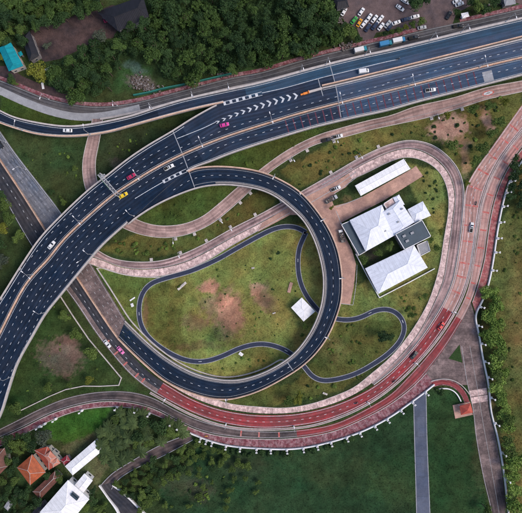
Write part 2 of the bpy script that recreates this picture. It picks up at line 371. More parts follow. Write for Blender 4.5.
    def line(s, mb, spec, wd=.22, s0=None, s1=None, dz=.012):
        k, v = spec; h = wd / 2
        if k == 'F': k, v = 'C', 0.0
        s.strip(mb, (k, v - h) if k != 'R' else (k, v + h), (k, v + h) if k != 'R' else (k, v - h), s0, s1, dz)
    def cross(s, mb, a, b, q, wd, dz=.014):
        s.strip(mb, a, b, q - wd / 2, q + wd / 2, dz)
def path(pts, half, z=((0, 0), (1, 0)), step=2.0):
    """a road of constant half width (traced units) about a traced centre line"""
    d = smooth(dense(pts, 1.0), 4); t = np.gradient(d, axis=0); t /= np.hypot(t[:, 0], t[:, 1])[:, None]
    nn = np.stack([-t[:, 1], t[:, 0]], 1)
    k = 3
    return Road([tuple(x) for x in (d - nn * half)[::k]] + [tuple((d - nn * half)[-1])], [tuple(x) for x in (d + nn * half)[::k]] + [tuple((d + nn * half)[-1])], z, step)
MASK = []     # paved outlines, world xy at ground level (keeps grass and shrubs off)
def mask_road(r): MASK.append(np.vstack([r.l, r.r[::-1]]))
lay = [0.03]
def nl():
    lay[0] += .004; return lay[0]

def ground_road(name, r, material, s0=None, s1=None, parent=None):
    mb = MB(); r.strip(mb, ('L', 0), ('R', 0), s0, s1, dz=nl()); mask_road(r)
    return mb.build(name, MAT[material], parent, kind='structure' if parent is None else None)
def sheet(name, pts, material, dz=None, kind='structure', mask=True):
    q = [P(*p)[:2] for p in pts]; mb = MB(); z = nl() if dz is None else dz
    tri = tessellate_polygon([[Vector((x, y, 0)) for x, y in q]]); fs = []
    for t in tri:
        a, b, c = [q[i] for i in t]
        fs.append(tuple(t) if (b[0] - a[0]) * (c[1] - a[1]) - (b[1] - a[1]) * (c[0] - a[0]) > 0 else tuple(t)[::-1])
    mb.add([(x, y, z) for x, y in q], fs, q)
    if mask: MASK.append(np.array(q))
    return mb.build(name, MAT[material], kind=kind)

# ================================================================ TRACED OUTLINES
ZA = 9.0
A_L = ext([(-30, 345), (0, 299), (23, 262.5), (40, 238), (59.5, 217), (88.7, 189.5), (106.5, 175.6), (130, 157.2), (150, 144), (173, 130.5), (191, 119), (213.6, 106.4), (222.5, 102.6), (240, 98.5), (260, 94.3), (285, 87.5), (318, 78.5), (356.3, 69), (390, 60.8), (420, 53), (470, 41), (520, 28)], 25, 50)
A_R = ext([(-25, 460), (0, 417), (8.9, 390), (17.7, 364), (33, 336), (45.6, 314.5), (60.8, 295.5), (90, 260), (101.4, 246.6), (116, 233), (131, 220), (150, 202.5), (171, 184), (190, 170), (211, 161.7), (231.4, 153.6), (260, 144), (285, 136.3), (310.7, 128.6), (350, 119), (390, 110.2), (415, 103), (466, 90), (520, 76)], 25, 50)
A_M = ext([(-28, 388), (0, 333.5), (15.2, 303), (25.3, 285.3), (35, 273), (48, 259.5), (63.4, 240), (88.7, 216), (114, 194.6), (130, 184), (155.3, 168.3), (180.7, 155.3), (206, 144.3), (231, 135), (260, 125.7), (298, 114), (336, 104), (366.4, 96.3), (390, 90.5), (428, 81), (466, 71), (491.4, 64.6), (520, 58)], 25, 50)
B_L = ext([(-30, 95), (0, 110), (15, 117), (50.7, 124.5), (70, 126), (88.7, 124.3), (130, 115.8), (155, 107.7), (180.7, 100), (228.8, 89.2), (260, 82.4), (301.8, 71), (336, 62), (366.4, 54.8), (390, 49.8), (430.5, 40), (473.6, 29.5), (520, 18.5)], 20, 50)
B_R = ext([(-35, 108), (0, 123.5), (19, 130), (38, 134.8), (66, 137), (88.7, 135.6), (111.5, 131.8), (130, 126.7), (166.7, 116.5), (200, 108), (222.5, 103.2), (240, 99), (260, 94.8), (285, 88), (318, 79), (356.3, 69.5), (390, 61.3), (420, 53.5), (470, 41.5), (520, 28.5)], 20, 50)
C_L = [(131, 220.5), (150, 203), (171, 184.5), (190, 170), (206, 166.6), (231.4, 166.7), (260, 171.3), (280.3, 179.4), (300.5, 192), (315.7, 208.6), (328.4, 227.6), (336, 244), (340.3, 260), (342.4, 280.3), (341.3, 300.5), (337, 316), (328.4, 336), (315.7, 353.8), (300.5, 367.7), (280.3, 380.4), (260, 390.7), (241.5, 397), (226.3, 399.7), (206, 397.7), (180.7, 389.3), (165.5, 381.5), (155.3, 374), (130, 351), (117.8, 338.6)]
C_R = [(128, 224.5), (142.7, 213.8), (163, 202), (193.4, 189.6), (211, 185.9), (231.4, 185.5), (260, 190.3), (275.2, 197), (290.4, 208.6), (303, 221), (313.2, 239), (320, 260), (323, 280.3), (320.8, 305), (312, 328.4), (298, 348.7), (285.3, 360), (260, 373.5), (236.4, 379.5), (216, 378.5), (193.4, 372.4), (168, 358.5), (150.3, 344.5), (130, 325), (125.4, 320.5)]
rA = Road(A_L, A_R, ((0, ZA), (1, ZA)))
rM = path(A_M, 1.0, ((0, ZA), (1, ZA)))
rB = Road(B_L, B_R, ((0, 7.5), (.22, 7.5), (.42, ZA - .012), (1, ZA - .012)))
rC = Road(C_L, C_R, ((0, ZA - .012), (.12, ZA - .012), (.3, 8.6), (.6, 6.8), (.8, 2.6), (.95, .18), (1, .1)))
rN = path(ext([(322, 87.2), (336, 84), (366, 76.8), (390, 71), (440.7, 58.4), (478.7, 49), (520, 38.6)], 0, 50), 1.9, ((0, ZA), (1, ZA)))

D_L = ext([(0, 132.5), (15, 154), (40.5, 187), (59.5, 212), (80, 245), (95, 270), (109, 293), (126, 321)], 60)
D_R = ext([(0, 159), (20.3, 189.6), (44.3, 227.6), (60, 252), (76, 275), (91.2, 298), (111.5, 328.4), (118, 338)], 60)
rD = Road(D_L, D_R)
E_L = ext([(0, 161), (20.3, 191.6), (44.3, 229.6), (60, 254), (76, 277), (91.2, 300), (111.5, 330.4), (130, 353), (150, 373), (171.8, 387.3), (193.4, 399.5), (218.7, 408.8), (240, 413), (260, 415), (293, 414), (323.4, 408.3), (348.7, 399.5), (371, 388), (390, 373.5), (405, 358.5), (420.4, 340), (435.6, 318), (443.2, 305), (453, 283), (458, 260), (462.5, 228), (463.8, 205), (466, 188), (475, 170.5), (491.4, 147.7), (504, 130), (522, 105)], 60, 60)
E_R = ext([(0, 190.8), (15.2, 218.7), (31.7, 246.6), (47, 268), (64.6, 288), (78.6, 307), (96.3, 333.5), (114, 356.3), (130, 374), (143, 385), (156.6, 394), (180.7, 407), (206, 418), (231.4, 424.8), (260, 428), (290.4, 426.6), (323.4, 421), (356.3, 408.3), (385, 391), (405.2, 372.8), (423, 355), (438, 336), (453.4, 311.5), (463.5, 290), (469.3, 272), (472.4, 255), (476, 228), (480, 203.5), (487.6, 180.7), (496.4, 163), (509, 145), (530, 119)], 60, 60)
rE = Road(E_L, E_R)
G_L = ext([(0, 428.6), (20.3, 418.5), (40.5, 408.3), (65.9, 398), (96.3, 391.9), (130, 391.6), (152.8, 397.5), (175.6, 409.6), (198.4, 419.7), (231.4, 428), (260, 431), (298, 430), (333.5, 423.8), (361.4, 411.5), (390, 394.5), (405, 380), (423, 360.5), (440.7, 338.6), (457, 313.5), (467.3, 291), (473.6, 262), (478.5, 231), (482.5, 204), (490, 182), (499, 164), (512, 145), (533, 121)], 60, 60)
G_R = ext([(0, 437.5), (25.3, 426), (50.7, 413.4), (76, 405.3), (101.4, 400.8), (130, 402), (155.3, 408.8), (180.7, 422), (196, 429), (218.7, 435), (260, 438.3), (298, 437), (333.5, 430.5), (361.4, 419), (390, 403.5), (412.8, 386), (428, 369.5), (445.8, 346), (463.5, 317), (472.4, 298), (479, 277), (483.8, 258), (487.6, 231.4), (491.6, 208.6), (497.7, 188), (506.6, 169), (520, 150), (543, 124)], 60, 60)
rG = Road(G_L, G_R)
S_R = ext([(0, 446.4), (25.3, 433.7), (53.2, 419.7), (81, 410.2), (111.5, 406.8), (130, 408), (145, 411.5), (168, 420.5), (188, 431), (206, 438), (226.3, 443.8), (260, 447), (298, 447), (336, 439), (366.4, 428), (390, 415.5), (410, 401.5), (425.5, 390), (434, 383)], 60)
S_L = ext([(0, 438), (25.3, 426.5), (50.7, 413.9), (76, 405.8), (101.4, 401.3), (130, 402.5), (155.3, 409.3), (180.7, 422.5), (196, 429.5), (218.7, 435.5), (260, 438.8), (298, 437.5), (333.5, 431), (361.4, 419.5), (390, 404), (412.8, 386.5), (426, 373)], 60)
rS = Road(S_L, S_R)
T_L = [(472, 302), (473.9, 297), (480, 277), (484.6, 258), (488.4, 231.4), (492.4, 208.6), (498.5, 188), (507.5, 169), (521, 150), (544, 124)]
T_R = [(475.5, 313), (480.5, 301), (487, 283), (491.4, 260), (496.4, 226.3), (502.8, 196), (509, 178), (520, 160.4), (534, 142), (556, 118)]
rT = Road(T_L, T_R)
J_L = [(88, 243), (98, 250), (109.8, 256.8), (121, 260), (136.6, 261.6), (160, 260.5), (180.7, 254.5), (206, 242.8), (231.4, 228.5), (260, 214), (279, 203.5), (301.8, 191), (331, 174.3), (361.4, 156.6), (390, 144), (410, 140), (430.5, 144), (445.8, 154), (458.4, 169.3), (464, 188.3), (463, 216), (457.5, 260), (452.5, 283), (442.8, 305), (435, 318), (420, 340), (404.5, 358.5), (389.5, 373), (374, 385)]
J_R = [(88, 256), (101, 259.5), (117.5, 266), (136.6, 269), (160, 268), (185, 262), (208, 251), (231, 238), (260, 223), (282, 211), (300, 200), (331, 184), (361.4, 165), (390, 152), (402, 148.8), (415, 149), (435.6, 158.5), (450, 175.6), (455, 196), (453, 216), (447.5, 255), (443.2, 280), (431.8, 308), (418, 334), (400, 356), (386, 369), (371.5, 383)]
rJ = Road(J_L, J_R)
JS_L = [(88, 256.5), (101, 260), (117.5, 266.5), (136.6, 269.5), (160, 268.5), (185, 262.5), (208, 251.5), (231, 238.5), (260, 223.5), (290, 207)]
JS_R = [(85, 262), (98, 267), (117.5, 273.5), (136.6, 277), (160, 276.5), (185, 270.5), (208.6, 260), (231.4, 246), (260, 230), (290, 213)]
rJS = Road(JS_L, JS_R)
KS_L = [(345, 175.5), (361.4, 165.5), (390, 152.5), (402, 149.3), (415, 149.5), (435, 159), (449.5, 176), (454.5, 196), (452.5, 216), (447, 255), (442.7, 280), (431.3, 308), (417.5, 334), (399.5, 356), (385.5, 369.5), (371, 383.5), (348.7, 397), (323.4, 406.5), (293, 412.5), (260, 413.2), (240, 411), (218.7, 406.8), (193.4, 397.5), (171.8, 386), (158, 377)]
KS_R = [(349, 181), (366, 173.5), (390, 162), (405.2, 157.6), (423, 160.8), (438, 171), (446, 186), (448.4, 206), (443.2, 241), (440, 262), (435.6, 280), (427.5, 303), (414.5, 326), (400, 346), (388, 359), (371.5, 373), (353.8, 387), (336, 395), (310.7, 403.5), (285.3, 407.5), (260, 406.5), (231.4, 403.5), (206, 396), (180.7, 388.5), (160, 377)]
rKS = Road(KS_L, KS_R)
H_L = ext([(520, 81), (486.3, 87.4), (453.4, 97.6), (415.3, 106.4), (390, 115.5), (366.4, 120.8), (336, 129.2), (320.8, 133.8), (300.5, 142.7), (282.8, 152.8), (260, 169.3), (236.4, 188), (218.7, 203.5), (201, 217), (180.7, 224.3), (155.3, 225), (135, 218.4), (112, 203), (98.5, 184), (95.8, 163), (99, 145), (102, 128), (103, 119)], 60)
H_R = ext([(520, 92.5), (486, 100), (466, 106.4), (428, 117.8), (390, 126), (371.5, 130), (343.6, 137.6), (325, 142), (310.7, 147), (287.9, 160), (270, 172.5), (250.4, 191), (231.4, 208.6), (211, 224.5), (185.8, 235.2), (160.4, 237.9), (132, 232), (105, 217), (89, 198), (83.4, 180.7), (82.4, 163), (87, 140), (91, 126), (92, 119)], 60)
rH = Road(H_L, H_R)
V_L = ext([(0, 80), (20.3, 88), (45.6, 98), (76, 104.8), (101.4, 106.5), (130, 103.5), (180.7, 91), (231, 77.8), (260, 72.5), (298, 61.3), (325.9, 54), (361.4, 45.5), (390, 38.5), (428, 29), (478.7, 18.5), (520, 9)], 60, 50)
V_R = ext([(0, 95), (25.3, 106.4), (50.7, 115.5), (76, 120.6), (101, 120), (130, 114.5), (180, 101.5), (231, 89), (260, 82.8), (301.8, 71.8), (336, 63), (366, 56), (390, 50.5), (430.5, 41), (473.6, 30), (520, 19.5)], 60, 50)
rV = Road(V_L, V_R)
U_L = [(190, 433), (160.4, 444.5), (130, 461.6), (111.5, 473.5), (101.5, 484), (107, 495), (115, 507), (125, 530)]
U_R = [(193, 440), (163, 456), (131, 471), (118, 480.5), (114, 486), (122, 491), (130, 498), (150, 520)]
rU = Road([(190, 433), (160.4, 444.5), (130, 461.6), (111.5, 473.5), (101, 484.5)], [(193, 440), (163, 456), (131, 471), (117, 481), (112, 489)])
rU2 = Road([(112, 482), (120, 490), (133, 502), (150, 525)], [(101, 485), (109, 497), (117, 508), (128, 532)])
Y_L = [(461, 346), (466, 379), (472.4, 408.3), (476, 438.8), (483.8, 480.6), (489, 502), (497, 540)]
Y_R = [(478.6, 346), (486.6, 386.7), (488.8, 408.3), (496, 438.8), (502.5, 476.8), (506.6, 513), (511, 540)]
rY = Road(Y_L, Y_R)
W1 = [(306, 232.5), (297, 227.5), (285, 226.5), (275, 228.5), (260, 235.5), (236.4, 248.5), (218, 259), (190.8, 271), (168, 277.5), (150.3, 284), (142, 294), (138.9, 310.7), (141.4, 325.9), (150.3, 339), (168, 352), (185.8, 360), (203.5, 361.5), (221.2, 356.5), (241.5, 347.5), (260, 343.8), (275.2, 346), (290.4, 353), (305.6, 368), (310.7, 375), (320.8, 380.4), (338.6, 378.8), (356.3, 373.3), (374, 363.5), (390, 352), (401.4, 338.6), (404.5, 325.9), (399.5, 315.5), (390, 309.6), (376.6, 310), (361.4, 317.2), (350, 319.8), (338.6, 319.3), (322, 314), (317, 309), (306.9, 296.5), (299.8, 280.3), (297.8, 260), (299.5, 247), (306, 232.5)]
rW = path(W1, 2.6, step=1.5)
# ================================================================ GROUND
pond_z = 0
def blob_poly(X, Y, poly):
    inside = np.zeros(X.shape, bool); n = len(poly)
    for i in range(n):
        x1, y1 = poly[i]; x2, y2 = poly[(i + 1) % n]
        if y1 == y2: continue
        c = ((y1 > Y) != (y2 > Y)) & (X < (x2 - x1) * (Y - y1) / (y2 - y1) + x1); inside ^= c
    return inside
def vnoise(X, Y, f, seed, oct=4):
    rg = np.random.RandomState(seed); out = np.zeros(X.shape); amp = 1; tot = 0
    for o in range(oct):
        G = rg.rand(64, 64); x = X * f; y = Y * f; xi = np.floor(x).astype(int); yi = np.floor(y).astype(int); fx = x - xi; fy = y - yi
        fx = fx * fx * (3 - 2 * fx); fy = fy * fy * (3 - 2 * fy)
        g = lambda a, b: G[a % 64, b % 64]
        out += amp * ((g(xi, yi) * (1 - fx) + g(xi + 1, yi) * fx) * (1 - fy) + (g(xi, yi + 1) * (1 - fx) + g(xi + 1, yi + 1) * fx) * fy)
        tot += amp; amp *= .55; f *= 2.07
    return out / tot
ZONES = [   # (outline, albedo, edge softness)
 ('p', [(0, 120), (120, 130), (85, 200), (60, 215), (0, 130)], (.035, .050, .020)),
 ('p', [(100, 130), (180, 128), (150, 150), (105, 178), (95, 170)], (.030, .042, .020)),
 ('p', [(130, 225), (180, 185), (260, 140), (330, 125), (300, 150), (250, 190), (190, 225)], (.055, .072, .020)),
 ('p', [(100, 250), (140, 232), (190, 238), (260, 190), (300, 180), (260, 215), (200, 248), (140, 262)], (.085, .080, .025)),
 ('p', [(280, 170), (345, 135), (440, 110), (522, 92), (522, 108), (462, 180), (440, 145), (400, 138), (330, 172), (300, 190)], (.105, .100, .032)),
 ('p', [(95, 262), (180, 272), (260, 232), (310, 225), (345, 280), (345, 330), (270, 385), (200, 380), (140, 335)], (.160, .160, .050)),
 ('p', [(97, 268), (150, 278), (138, 300), (140, 330), (125, 318)], (.085, .105, .030)),
 ('p', [(143, 293), (152, 286), (168, 282), (185, 288), (180, 330), (190, 352), (168, 348), (150, 332), (143, 315)], (.10, .095, .028)),
 ('p', [(340, 305), (420, 260), (440, 262), (430, 300), (400, 345), (340, 392), (250, 410), (200, 398), (290, 385), (335, 340)], (.080, .082, .026)),
 ('p', [(400, 160), (440, 172), (447, 205), (438, 260), (420, 320), (340, 320), (340, 290), (400, 270), (430, 230), (410, 180)], (.15, .15, .05)),
 ('p', [(0, 400), (20, 330), (60, 297), (120, 378), (150, 395), (60, 398), (0, 425)], (.030, .048, .016)),
 ('p', [(40, 425), (85, 409), (110, 408), (98, 432), (75, 445), (55, 440)], (.034, .078, .014)),
 ('p', [(62, 447), (98, 432), (150, 440), (105, 470), (95, 495), (70, 480)], (.075, .078, .040)),
 ('p', [(205, 440), (260, 450), (340, 440), (437, 385), (470, 410), (490, 540), (180, 540), (160, 490)], (.019, .039, .018)),
 ('p', [(425, 392), (470, 385), (474, 420), (490, 520), (428, 520)], (.022, .046, .018)),
 ('p', [(491, 262), (522, 160), (560, 160), (560, 540), (508, 540), (500, 470), (480, 330)], (.088, .088, .030)),
 ('p', [(110, 90), (125, 60), (152, 66), (150, 82), (115, 96)], (.035, .062, .022)),
 ('p', [(0, 84), (0, 125), (60, 127), (110, 124), (60, 118)], (.042, .062, .016)),
]
SOIL = [  # centre, radii, angle, colour, strength
 (222, 306, 20, 20, 0, (.155, .115, .075), .75), (228, 313, 12, 19, -12, (.46, .24, .17), 1.0), (229, 322, 14, 22, 0, (.15, .11, .07), .7),
 (208, 285, 10, 7, 0, (.36, .18, .13), .9), (262, 296, 10, 16, 0, (.17, .11, .075), .75), (257, 290, 7, 9, 0, (.36, .20, .14), .8), (270, 305, 8, 12, 0, (.13, .085, .06), .6),
 (196, 322, 16, 7, 0, (.15, .09, .065), .5), (215, 335, 8, 8, 0, (.07, .075, .03), .6),
 (60, 358, 23, 17, 10, (.13, .088, .068), .95), (66, 350, 16, 14, 0, (.15, .10, .08), .8),
 (119, 165, 10, 6, 30, (.075, .065, .055), .7),
 (448, 130, 20, 12, -15, (.33, .21, .165), 1.0), (455, 120, 12, 8, 0, (.33, .22, .17), .8), (489, 122, 6, 14, -20, (.33, .22, .17), .9), (465, 160, 5, 18, 0, (.26, .18, .11), .7), (462, 145, 10, 8, 0, (.28, .19, .13), .6),
 (246, 470, 20, 14, 0, (.03, .042, .024), .6), (180, 480, 22, 16, 0, (.05, .05, .03), .6), (200, 490, 14, 14, 0, (.045, .042, .03), .6),
 (330, 470, 60, 20, 10, (.030, .046, .020), .6), (400, 480, 40, 26, 10, (.026, .048, .018), .5),
 (345, 200, 7, 5, 30, (.10, .075, .035), .9), (367, 250, 14, 8, 30, (.03, .028, .022), 1.0),
 (330, 350, 20, 14, 0, (.12, .10, .04), .6), (300, 345, 14, 12, 0, (.13, .11, .04), .6), (350, 300, 10, 22, 0, (.12, .12, .035), .6),
 (300, 318, 26, 8, 0, (.16, .14, .05), .5), (280, 300, 10, 24, 0, (.17, .16, .05), .5), (175, 300, 16, 10, 0, (.17, .17, .05), .6), (515, 330, 10, 60, 0, (.13, .115, .045), .6), (510, 245, 9, 20, 0, (.10, .095, .035), .6),
 (20, 40, 16, 20, 0, (.04, .045, .022), .7), (142, 83, 15, 8, 20, (.11, .09, .08), .9), (134, 68, 12, 5, 20, (.075, .095, .085), .8),
 (485, 440, 12, 60, 8, (.06, .06, .03), .5), (240, 350, 40, 6, 10, (.09, .095, .03), .5),
 (160, 325, 8, 16, 0, (.08, .10, .028), .5), (200, 345, 26, 5, 0, (.14, .09, .045), .6), (145, 312, 3, 22, 0, (.15, .085, .05), .6),
]
def ground_color(X, Y):
    """X,Y in traced units -> albedo"""
    wx = (vnoise(X + 900, Y + 700, 1 / 14., 1) - .5) * 16; wy = (vnoise(X + 300, Y + 1700, 1 / 14., 2) - .5) * 16
    Cc = np.zeros(X.shape + (3,)); Cc[:] = (.034, .046, .018)
    out = (X < -10) | (X > 532) | (Y < -10) | (Y > 523)
    for _, poly, col in ZONES:
        acc = np.zeros(X.shape)
        for k in range(5):
            jx = (vnoise(X + 50 * k, Y + 31 * k, 1 / 3., 10 + k, 2) - .5) * 6; jy = (vnoise(X + 77 * k, Y + 91 * k, 1 / 3., 20 + k, 2) - .5) * 6
            acc += blob_poly(X + wx * .35 + jx, Y + wy * .35 + jy, poly)
        a = (acc / 5)[..., None]; Cc = Cc * (1 - a) + np.array(col) * a
    for cx, cy, rx, ry, ang, col, st in SOIL:
        c, s_ = math.cos(R(ang)), math.sin(R(ang)); dx = X - cx + wx * .7; dy = Y - cy + wy * .7
        u = (dx * c + dy * s_) / rx; v = (-dx * s_ + dy * c) / ry; d = np.sqrt(u * u + v * v) + (vnoise(X, Y, 1 / 2.5, 33, 3) - .5) * .9
        a = np.clip((1.15 - d) / .5, 0, 1)[..., None] * st; Cc = Cc * (1 - a) + np.array(col) * a
    f = (.62 + .88 * vnoise(X + 500, Y + 500, 1 / 7., 5, 5)); g = vnoise(X + 1500, Y + 200, 1 / 20., 6, 4); h_ = vnoise(X + 100, Y + 2500, 1 / 4., 8, 3)
    f2_ = np.clip((vnoise(X + 40, Y + 900, 1 / 30., 44, 5) - .5) * 2.2, -.5, .5); f = f * (1 + .35 * f2_); Cc = Cc * f[..., None]; Cc[..., 0] *= .62 + .76 * g; Cc[..., 1] *= .96 + .08 * h_
    gr_ = np.clip((Cc[..., 1] / np.maximum(Cc[..., 0], 1e-4) - .7) / .3, 0, 1); Cc[..., 1] *= 1 + .09 * gr_; Cc[..., 0] *= 1 - .03 * gr_
    return np.clip(Cc * (.74 + .6 * h_[..., None]), 0.004, .6)
core = np.arange(-285, 285.1, 0.9)
far = np.array([300, 340, 400, 500, 700, 1000, 1600, 2600, 4000.])
ax = np.concatenate([-far[::-1], core * .5, far])
gx = np.unique(np.concatenate([np.linspace(-150, 150, 420), np.array([-4500, -2600, -1500, -900, -600, -400, -300, -230, -190, -165, 165, 190, 230, 300, 400, 600, 900, 1500, 2600, 4500.])]))
X, Y = np.meshgrid(gx, gx, indexing='ij'); n = len(gx)
PX = X / MPP + 261; PY = 256.5 - Y / MPP
GC = ground_color(PX, PY)
me = bpy.data.meshes.new('ground')
vv = np.stack([X, Y, np.zeros_like(X)], -1).reshape(-1, 3)
ii = np.arange(n * n).reshape(n, n); ff = np.stack([ii[:-1, :-1], ii[1:, :-1], ii[1:, 1:], ii[:-1, 1:]], -1).reshape(-1, 4)
me.from_pydata(vv.tolist(), [], ff.tolist()); ca = me.color_attributes.new('soil', 'FLOAT_COLOR', 'POINT')
ca.data.foreach_set('color', np.concatenate([GC, np.ones(GC.shape[:2] + (1,))], -1).astype(np.float32).ravel())
gm, gn, gb = newmat('ground_cover'); Lk = gn.links.new
at = nd(gn, 'ShaderNodeAttribute', attribute_name='soil'); geo = nd(gn, 'ShaderNodeNewGeometry')
na = nd(gn, 'ShaderNodeTexNoise'); na.inputs['Scale'].default_value = 1.3; na.inputs['Detail'].default_value = 8; na.inputs['Roughness'].default_value = .75; Lk(geo.outputs['Position'], na.inputs['Vector'])
ma = nd(gn, 'ShaderNodeMapRange'); ma.inputs[1].default_value = .3; ma.inputs[2].default_value = .7; ma.inputs[3].default_value = .55; ma.inputs[4].default_value = 1.45; Lk(na.outputs['Fac'], ma.inputs[0])
va = nd(gn, 'ShaderNodeVectorMath', operation='SCALE'); Lk(at.outputs['Color'], va.inputs[0]); Lk(ma.outputs[0], va.inputs['Scale']); Lk(va.outputs[0], gb.inputs['Base Color'])
gb.inputs['Roughness'].default_value = .95; gb.inputs['Specular IOR Level'].default_value = .1
bpn = nd(gn, 'ShaderNodeBump'); bpn.inputs['Strength'].default_value = .7; bpn.inputs['Distance'].default_value = .25; Lk(na.outputs['Fac'], bpn.inputs['Height']); Lk(bpn.outputs[0], gb.inputs['Normal'])
me.materials.append(gm); go = bpy.data.objects.new('ground', me); link(go); go['kind'] = 'structure'

# ================================================================ GROUND ROADS
def kerb(r, name, parent, specs, h=.14, wd=.25, m='pale_concrete', s0=None, s1=None):
    mb = MB()
    for k in specs: r.solid(mb, (k, 0), (k, wd), -.0, h + .04, s0, s1)
    return mb.build(name, MAT[m], parent)
sheet('dirt_yard', [(30, 28), (60, 22), (75, 15), (100, 10), (112, 5), (148, 12), (150, 20), (117, 31), (113, 38), (95, 41), (75, 52), (60, 59), (45, 62), (35, 55)], 'dirt_yard')
sheet('dirt_track', [(0, 66), (8, 66), (22, 76), (40, 84), (70, 92), (72, 100), (45, 97), (20, 87), (0, 79)], 'dirt_yard')
sheet('parking_lot', [(322, -20), (336, 0), (345, 8), (342, 18), (348, 24), (357, 28), (361, 40), (372, 41), (376, 33), (400, 28), (405, 33), (424, 29), (432, 30), (440, 29), (452, 26), (456, 14), (470, 6), (480, -2), (500, -2), (520, 4), (500, 10), (470, 19), (448, 30), (420, 36), (520, 16), (545, 8), (545, -20)], 'parking_ground')
sheet('junction_paving', [(470, 300), (474.5, 314.5), (477.4, 333.5), (481, 356), (487, 386.7), (474, 395), (468, 385), (440, 384.5), (432, 386), (424, 388), (412, 384), (424, 368), (443, 344), (461, 314)], 'old_walk')
v = ground_road('service_road', rV, 'service_asphalt')
mb = MB(); rV.strip(mb, ('R', 0), ('R', 3.8), None, rV.s_at(140, 107), dz=nl()); mb.build('concrete_shoulder', MAT['grey_concrete'], v)
mb = MB(); rV.solid(mb, ('L', -1.9), ('L', -.1), 0, .16, None, rV.s_at(425, 32)); rV.solid(mb, ('L', -1.9), ('L', -.1), 0, .16, rV.s_at(462, 27), None); mb.build('pavement', MAT['red_tile_walk'], v)
mb = MB(); rV.line(mb, ('L', .5), .15, dz=lay[0] + .01); rV.line(mb, ('F', .55), .14, s0=rV.s_at(120, 110), dz=lay[0] + .01); mb.build('lane_line', MAT['faint_paint'], v)
mb = MB(); rV.solid(mb, ('R', -.1), ('R', .9), 0, .5, rV.s_at(100, 112)); mb.build('verge_kerb', MAT['pale_concrete'], v)

d = ground_road('concrete_carriageway', rD, 'concrete_road')
mb = MB(); rD.strip(mb, ('L', 0), ('R', 0), rD.s_at(70, 242), None, dz=nl()); mb.build('brown_slab_surface', MAT['old_walk'], d)
mb = MB()
for f in (.36, .68): rD.dashes(mb, ('F', f), dz=lay[0] + .01)
rD.line(mb, ('L', .7), .18, dz=lay[0] + .01); mb.build('lane_markings', MAT['faint_paint'], d)
mb = MB(); rD.solid(mb, ('L', -.5), ('L', 0), 0, .85, None, rD.s_at(70, 225)); mb.build('edge_barrier', MAT['grey_concrete'], d)
h = ground_road('curving_ramp', rH, 'pink_concrete')
kerb(rH, 'kerb', h, 'LR', h=.22, wd=.35)
sR = rH.s_at(488.3, 94.5); cR = rH.pt(('C', 0), sR); kR = int(np.argmin(abs(rH.s - sR))); tR = rH.t[kR]; nR = rH.nr[kR]
def oval(mb, a0, b0, a1, b1, z):
    vs = []; fs = []; n_ = 36
    for i in range(n_):
        t_ = 6.28319 * i / n_
        for a_, b_ in ((a0, b0), (a1, b1)): p_ = cR[:2] + tR * math.cos(t_) * a_ + nR * math.sin(t_) * b_; vs.append((p_[0], p_[1], z))
    for i in range(n_): j_ = (i + 1) % n_; fs.append((2 * i, 2 * j_, 2 * j_ + 1, 2 * i + 1))
    mb.add(vs, fs)
mb = MB(); oval(mb, .01, .01, 2.3, .85, lay[0] + .012); mb.build('roundel_field', MAT['white_paint'], h)
mb = MB(); oval(mb, 2.3, .85, 3.1, 1.3, lay[0] + .013); mb.build('roundel_ring', MAT['faded_red_paint'], h)
mb = MB(); mb.box(cR[0], cR[1], lay[0] + .015, 1.8, .3, .006, math.atan2(tR[1], tR[0])); mb.build('roundel_mark', MAT['ground_asphalt'], h)
mb = MB(); rH.line(mb, ('R', 2.2), .16, s1=rH.s_at(300, 150), dz=lay[0] + .01); mb.build('edge_line', MAT['faint_paint'], h)
j = ground_road('loop_lane', rJ, 'brown_lane')
kerb(rJ, 'kerb', j, 'L', h=.3, wd=.4)
mb = MB(); rJ.line(mb, ('R', .25), .2, dz=lay[0] + .01); rJ.line(mb, ('L', .8), .16, s0=rJ.s_at(320, 185), dz=lay[0] + .01); mb.build('edge_line', MAT['faint_paint'], j)
for r_, nm in ((rJS, 'loop_walk'), (rKS, 'loop_walk')):
    o = ground_road(nm, r_, 'pale_walk'); kerb(r_, 'kerb', o, 'R', h=.22, wd=.3)
sE1 = rE.s_at(160, 388); sE2 = rE.s_at(448, 309)
e = ground_road('lower_carriageway', rE, 'dark_asphalt', None, sE1)
mb = MB(); rE.strip(mb, ('L', 0), ('R', 0), sE2, None, dz=lay[0]); mb.build('rose_surface', MAT['rose_lane'], e)
mb = MB(); rE.strip(mb, ('L', 0), ('R', 0), sE1, sE2, dz=lay[0] + .003); mb.build('red_surface', MAT['red_paint'], e)
mb = MB(); rE.strip(mb, ('R', 0), ('R', 2.6), rE.s_at(60, 270), sE1, dz=lay[0] + .007); mb.build('shoulder', MAT['old_walk'], e)
mb = MB(); rE.dashes(mb, ('F', .42), None, sE1, dz=lay[0] + .015); rE.dashes(mb, ('F', .52), sE1, None, dz=lay[0] + .015)
rE.line(mb, ('L', .5), .2, s0=sE1, dz=lay[0] + .015); rE.line(mb, ('R', .5), .2, dz=lay[0] + .015)
rE.dashes(mb, ('L', 3.2), sE2, None, dz=lay[0] + .015); mb.build('lane_markings', MAT['white_paint'], e)
mb = MB()
for px, py in ((461, 277), (463, 262), (466, 295), (466, 242), (468, 225), (470, 206), (474, 188), (482, 172), (492, 157), (503, 140), (513, 127)):
    q = rE.s_at(px, py); rE.cross(mb, ('L', .7), ('R', .7), q, .8, dz=lay[0] + .011)
for px, py in ((103, 346), (112, 357), (126, 362), (136, 375), (144, 380)):
    q = rE.s_at(px, py); rE.cross(mb, ('R', .6), ('R', 3.2), q, .8, dz=lay[0] + .011)
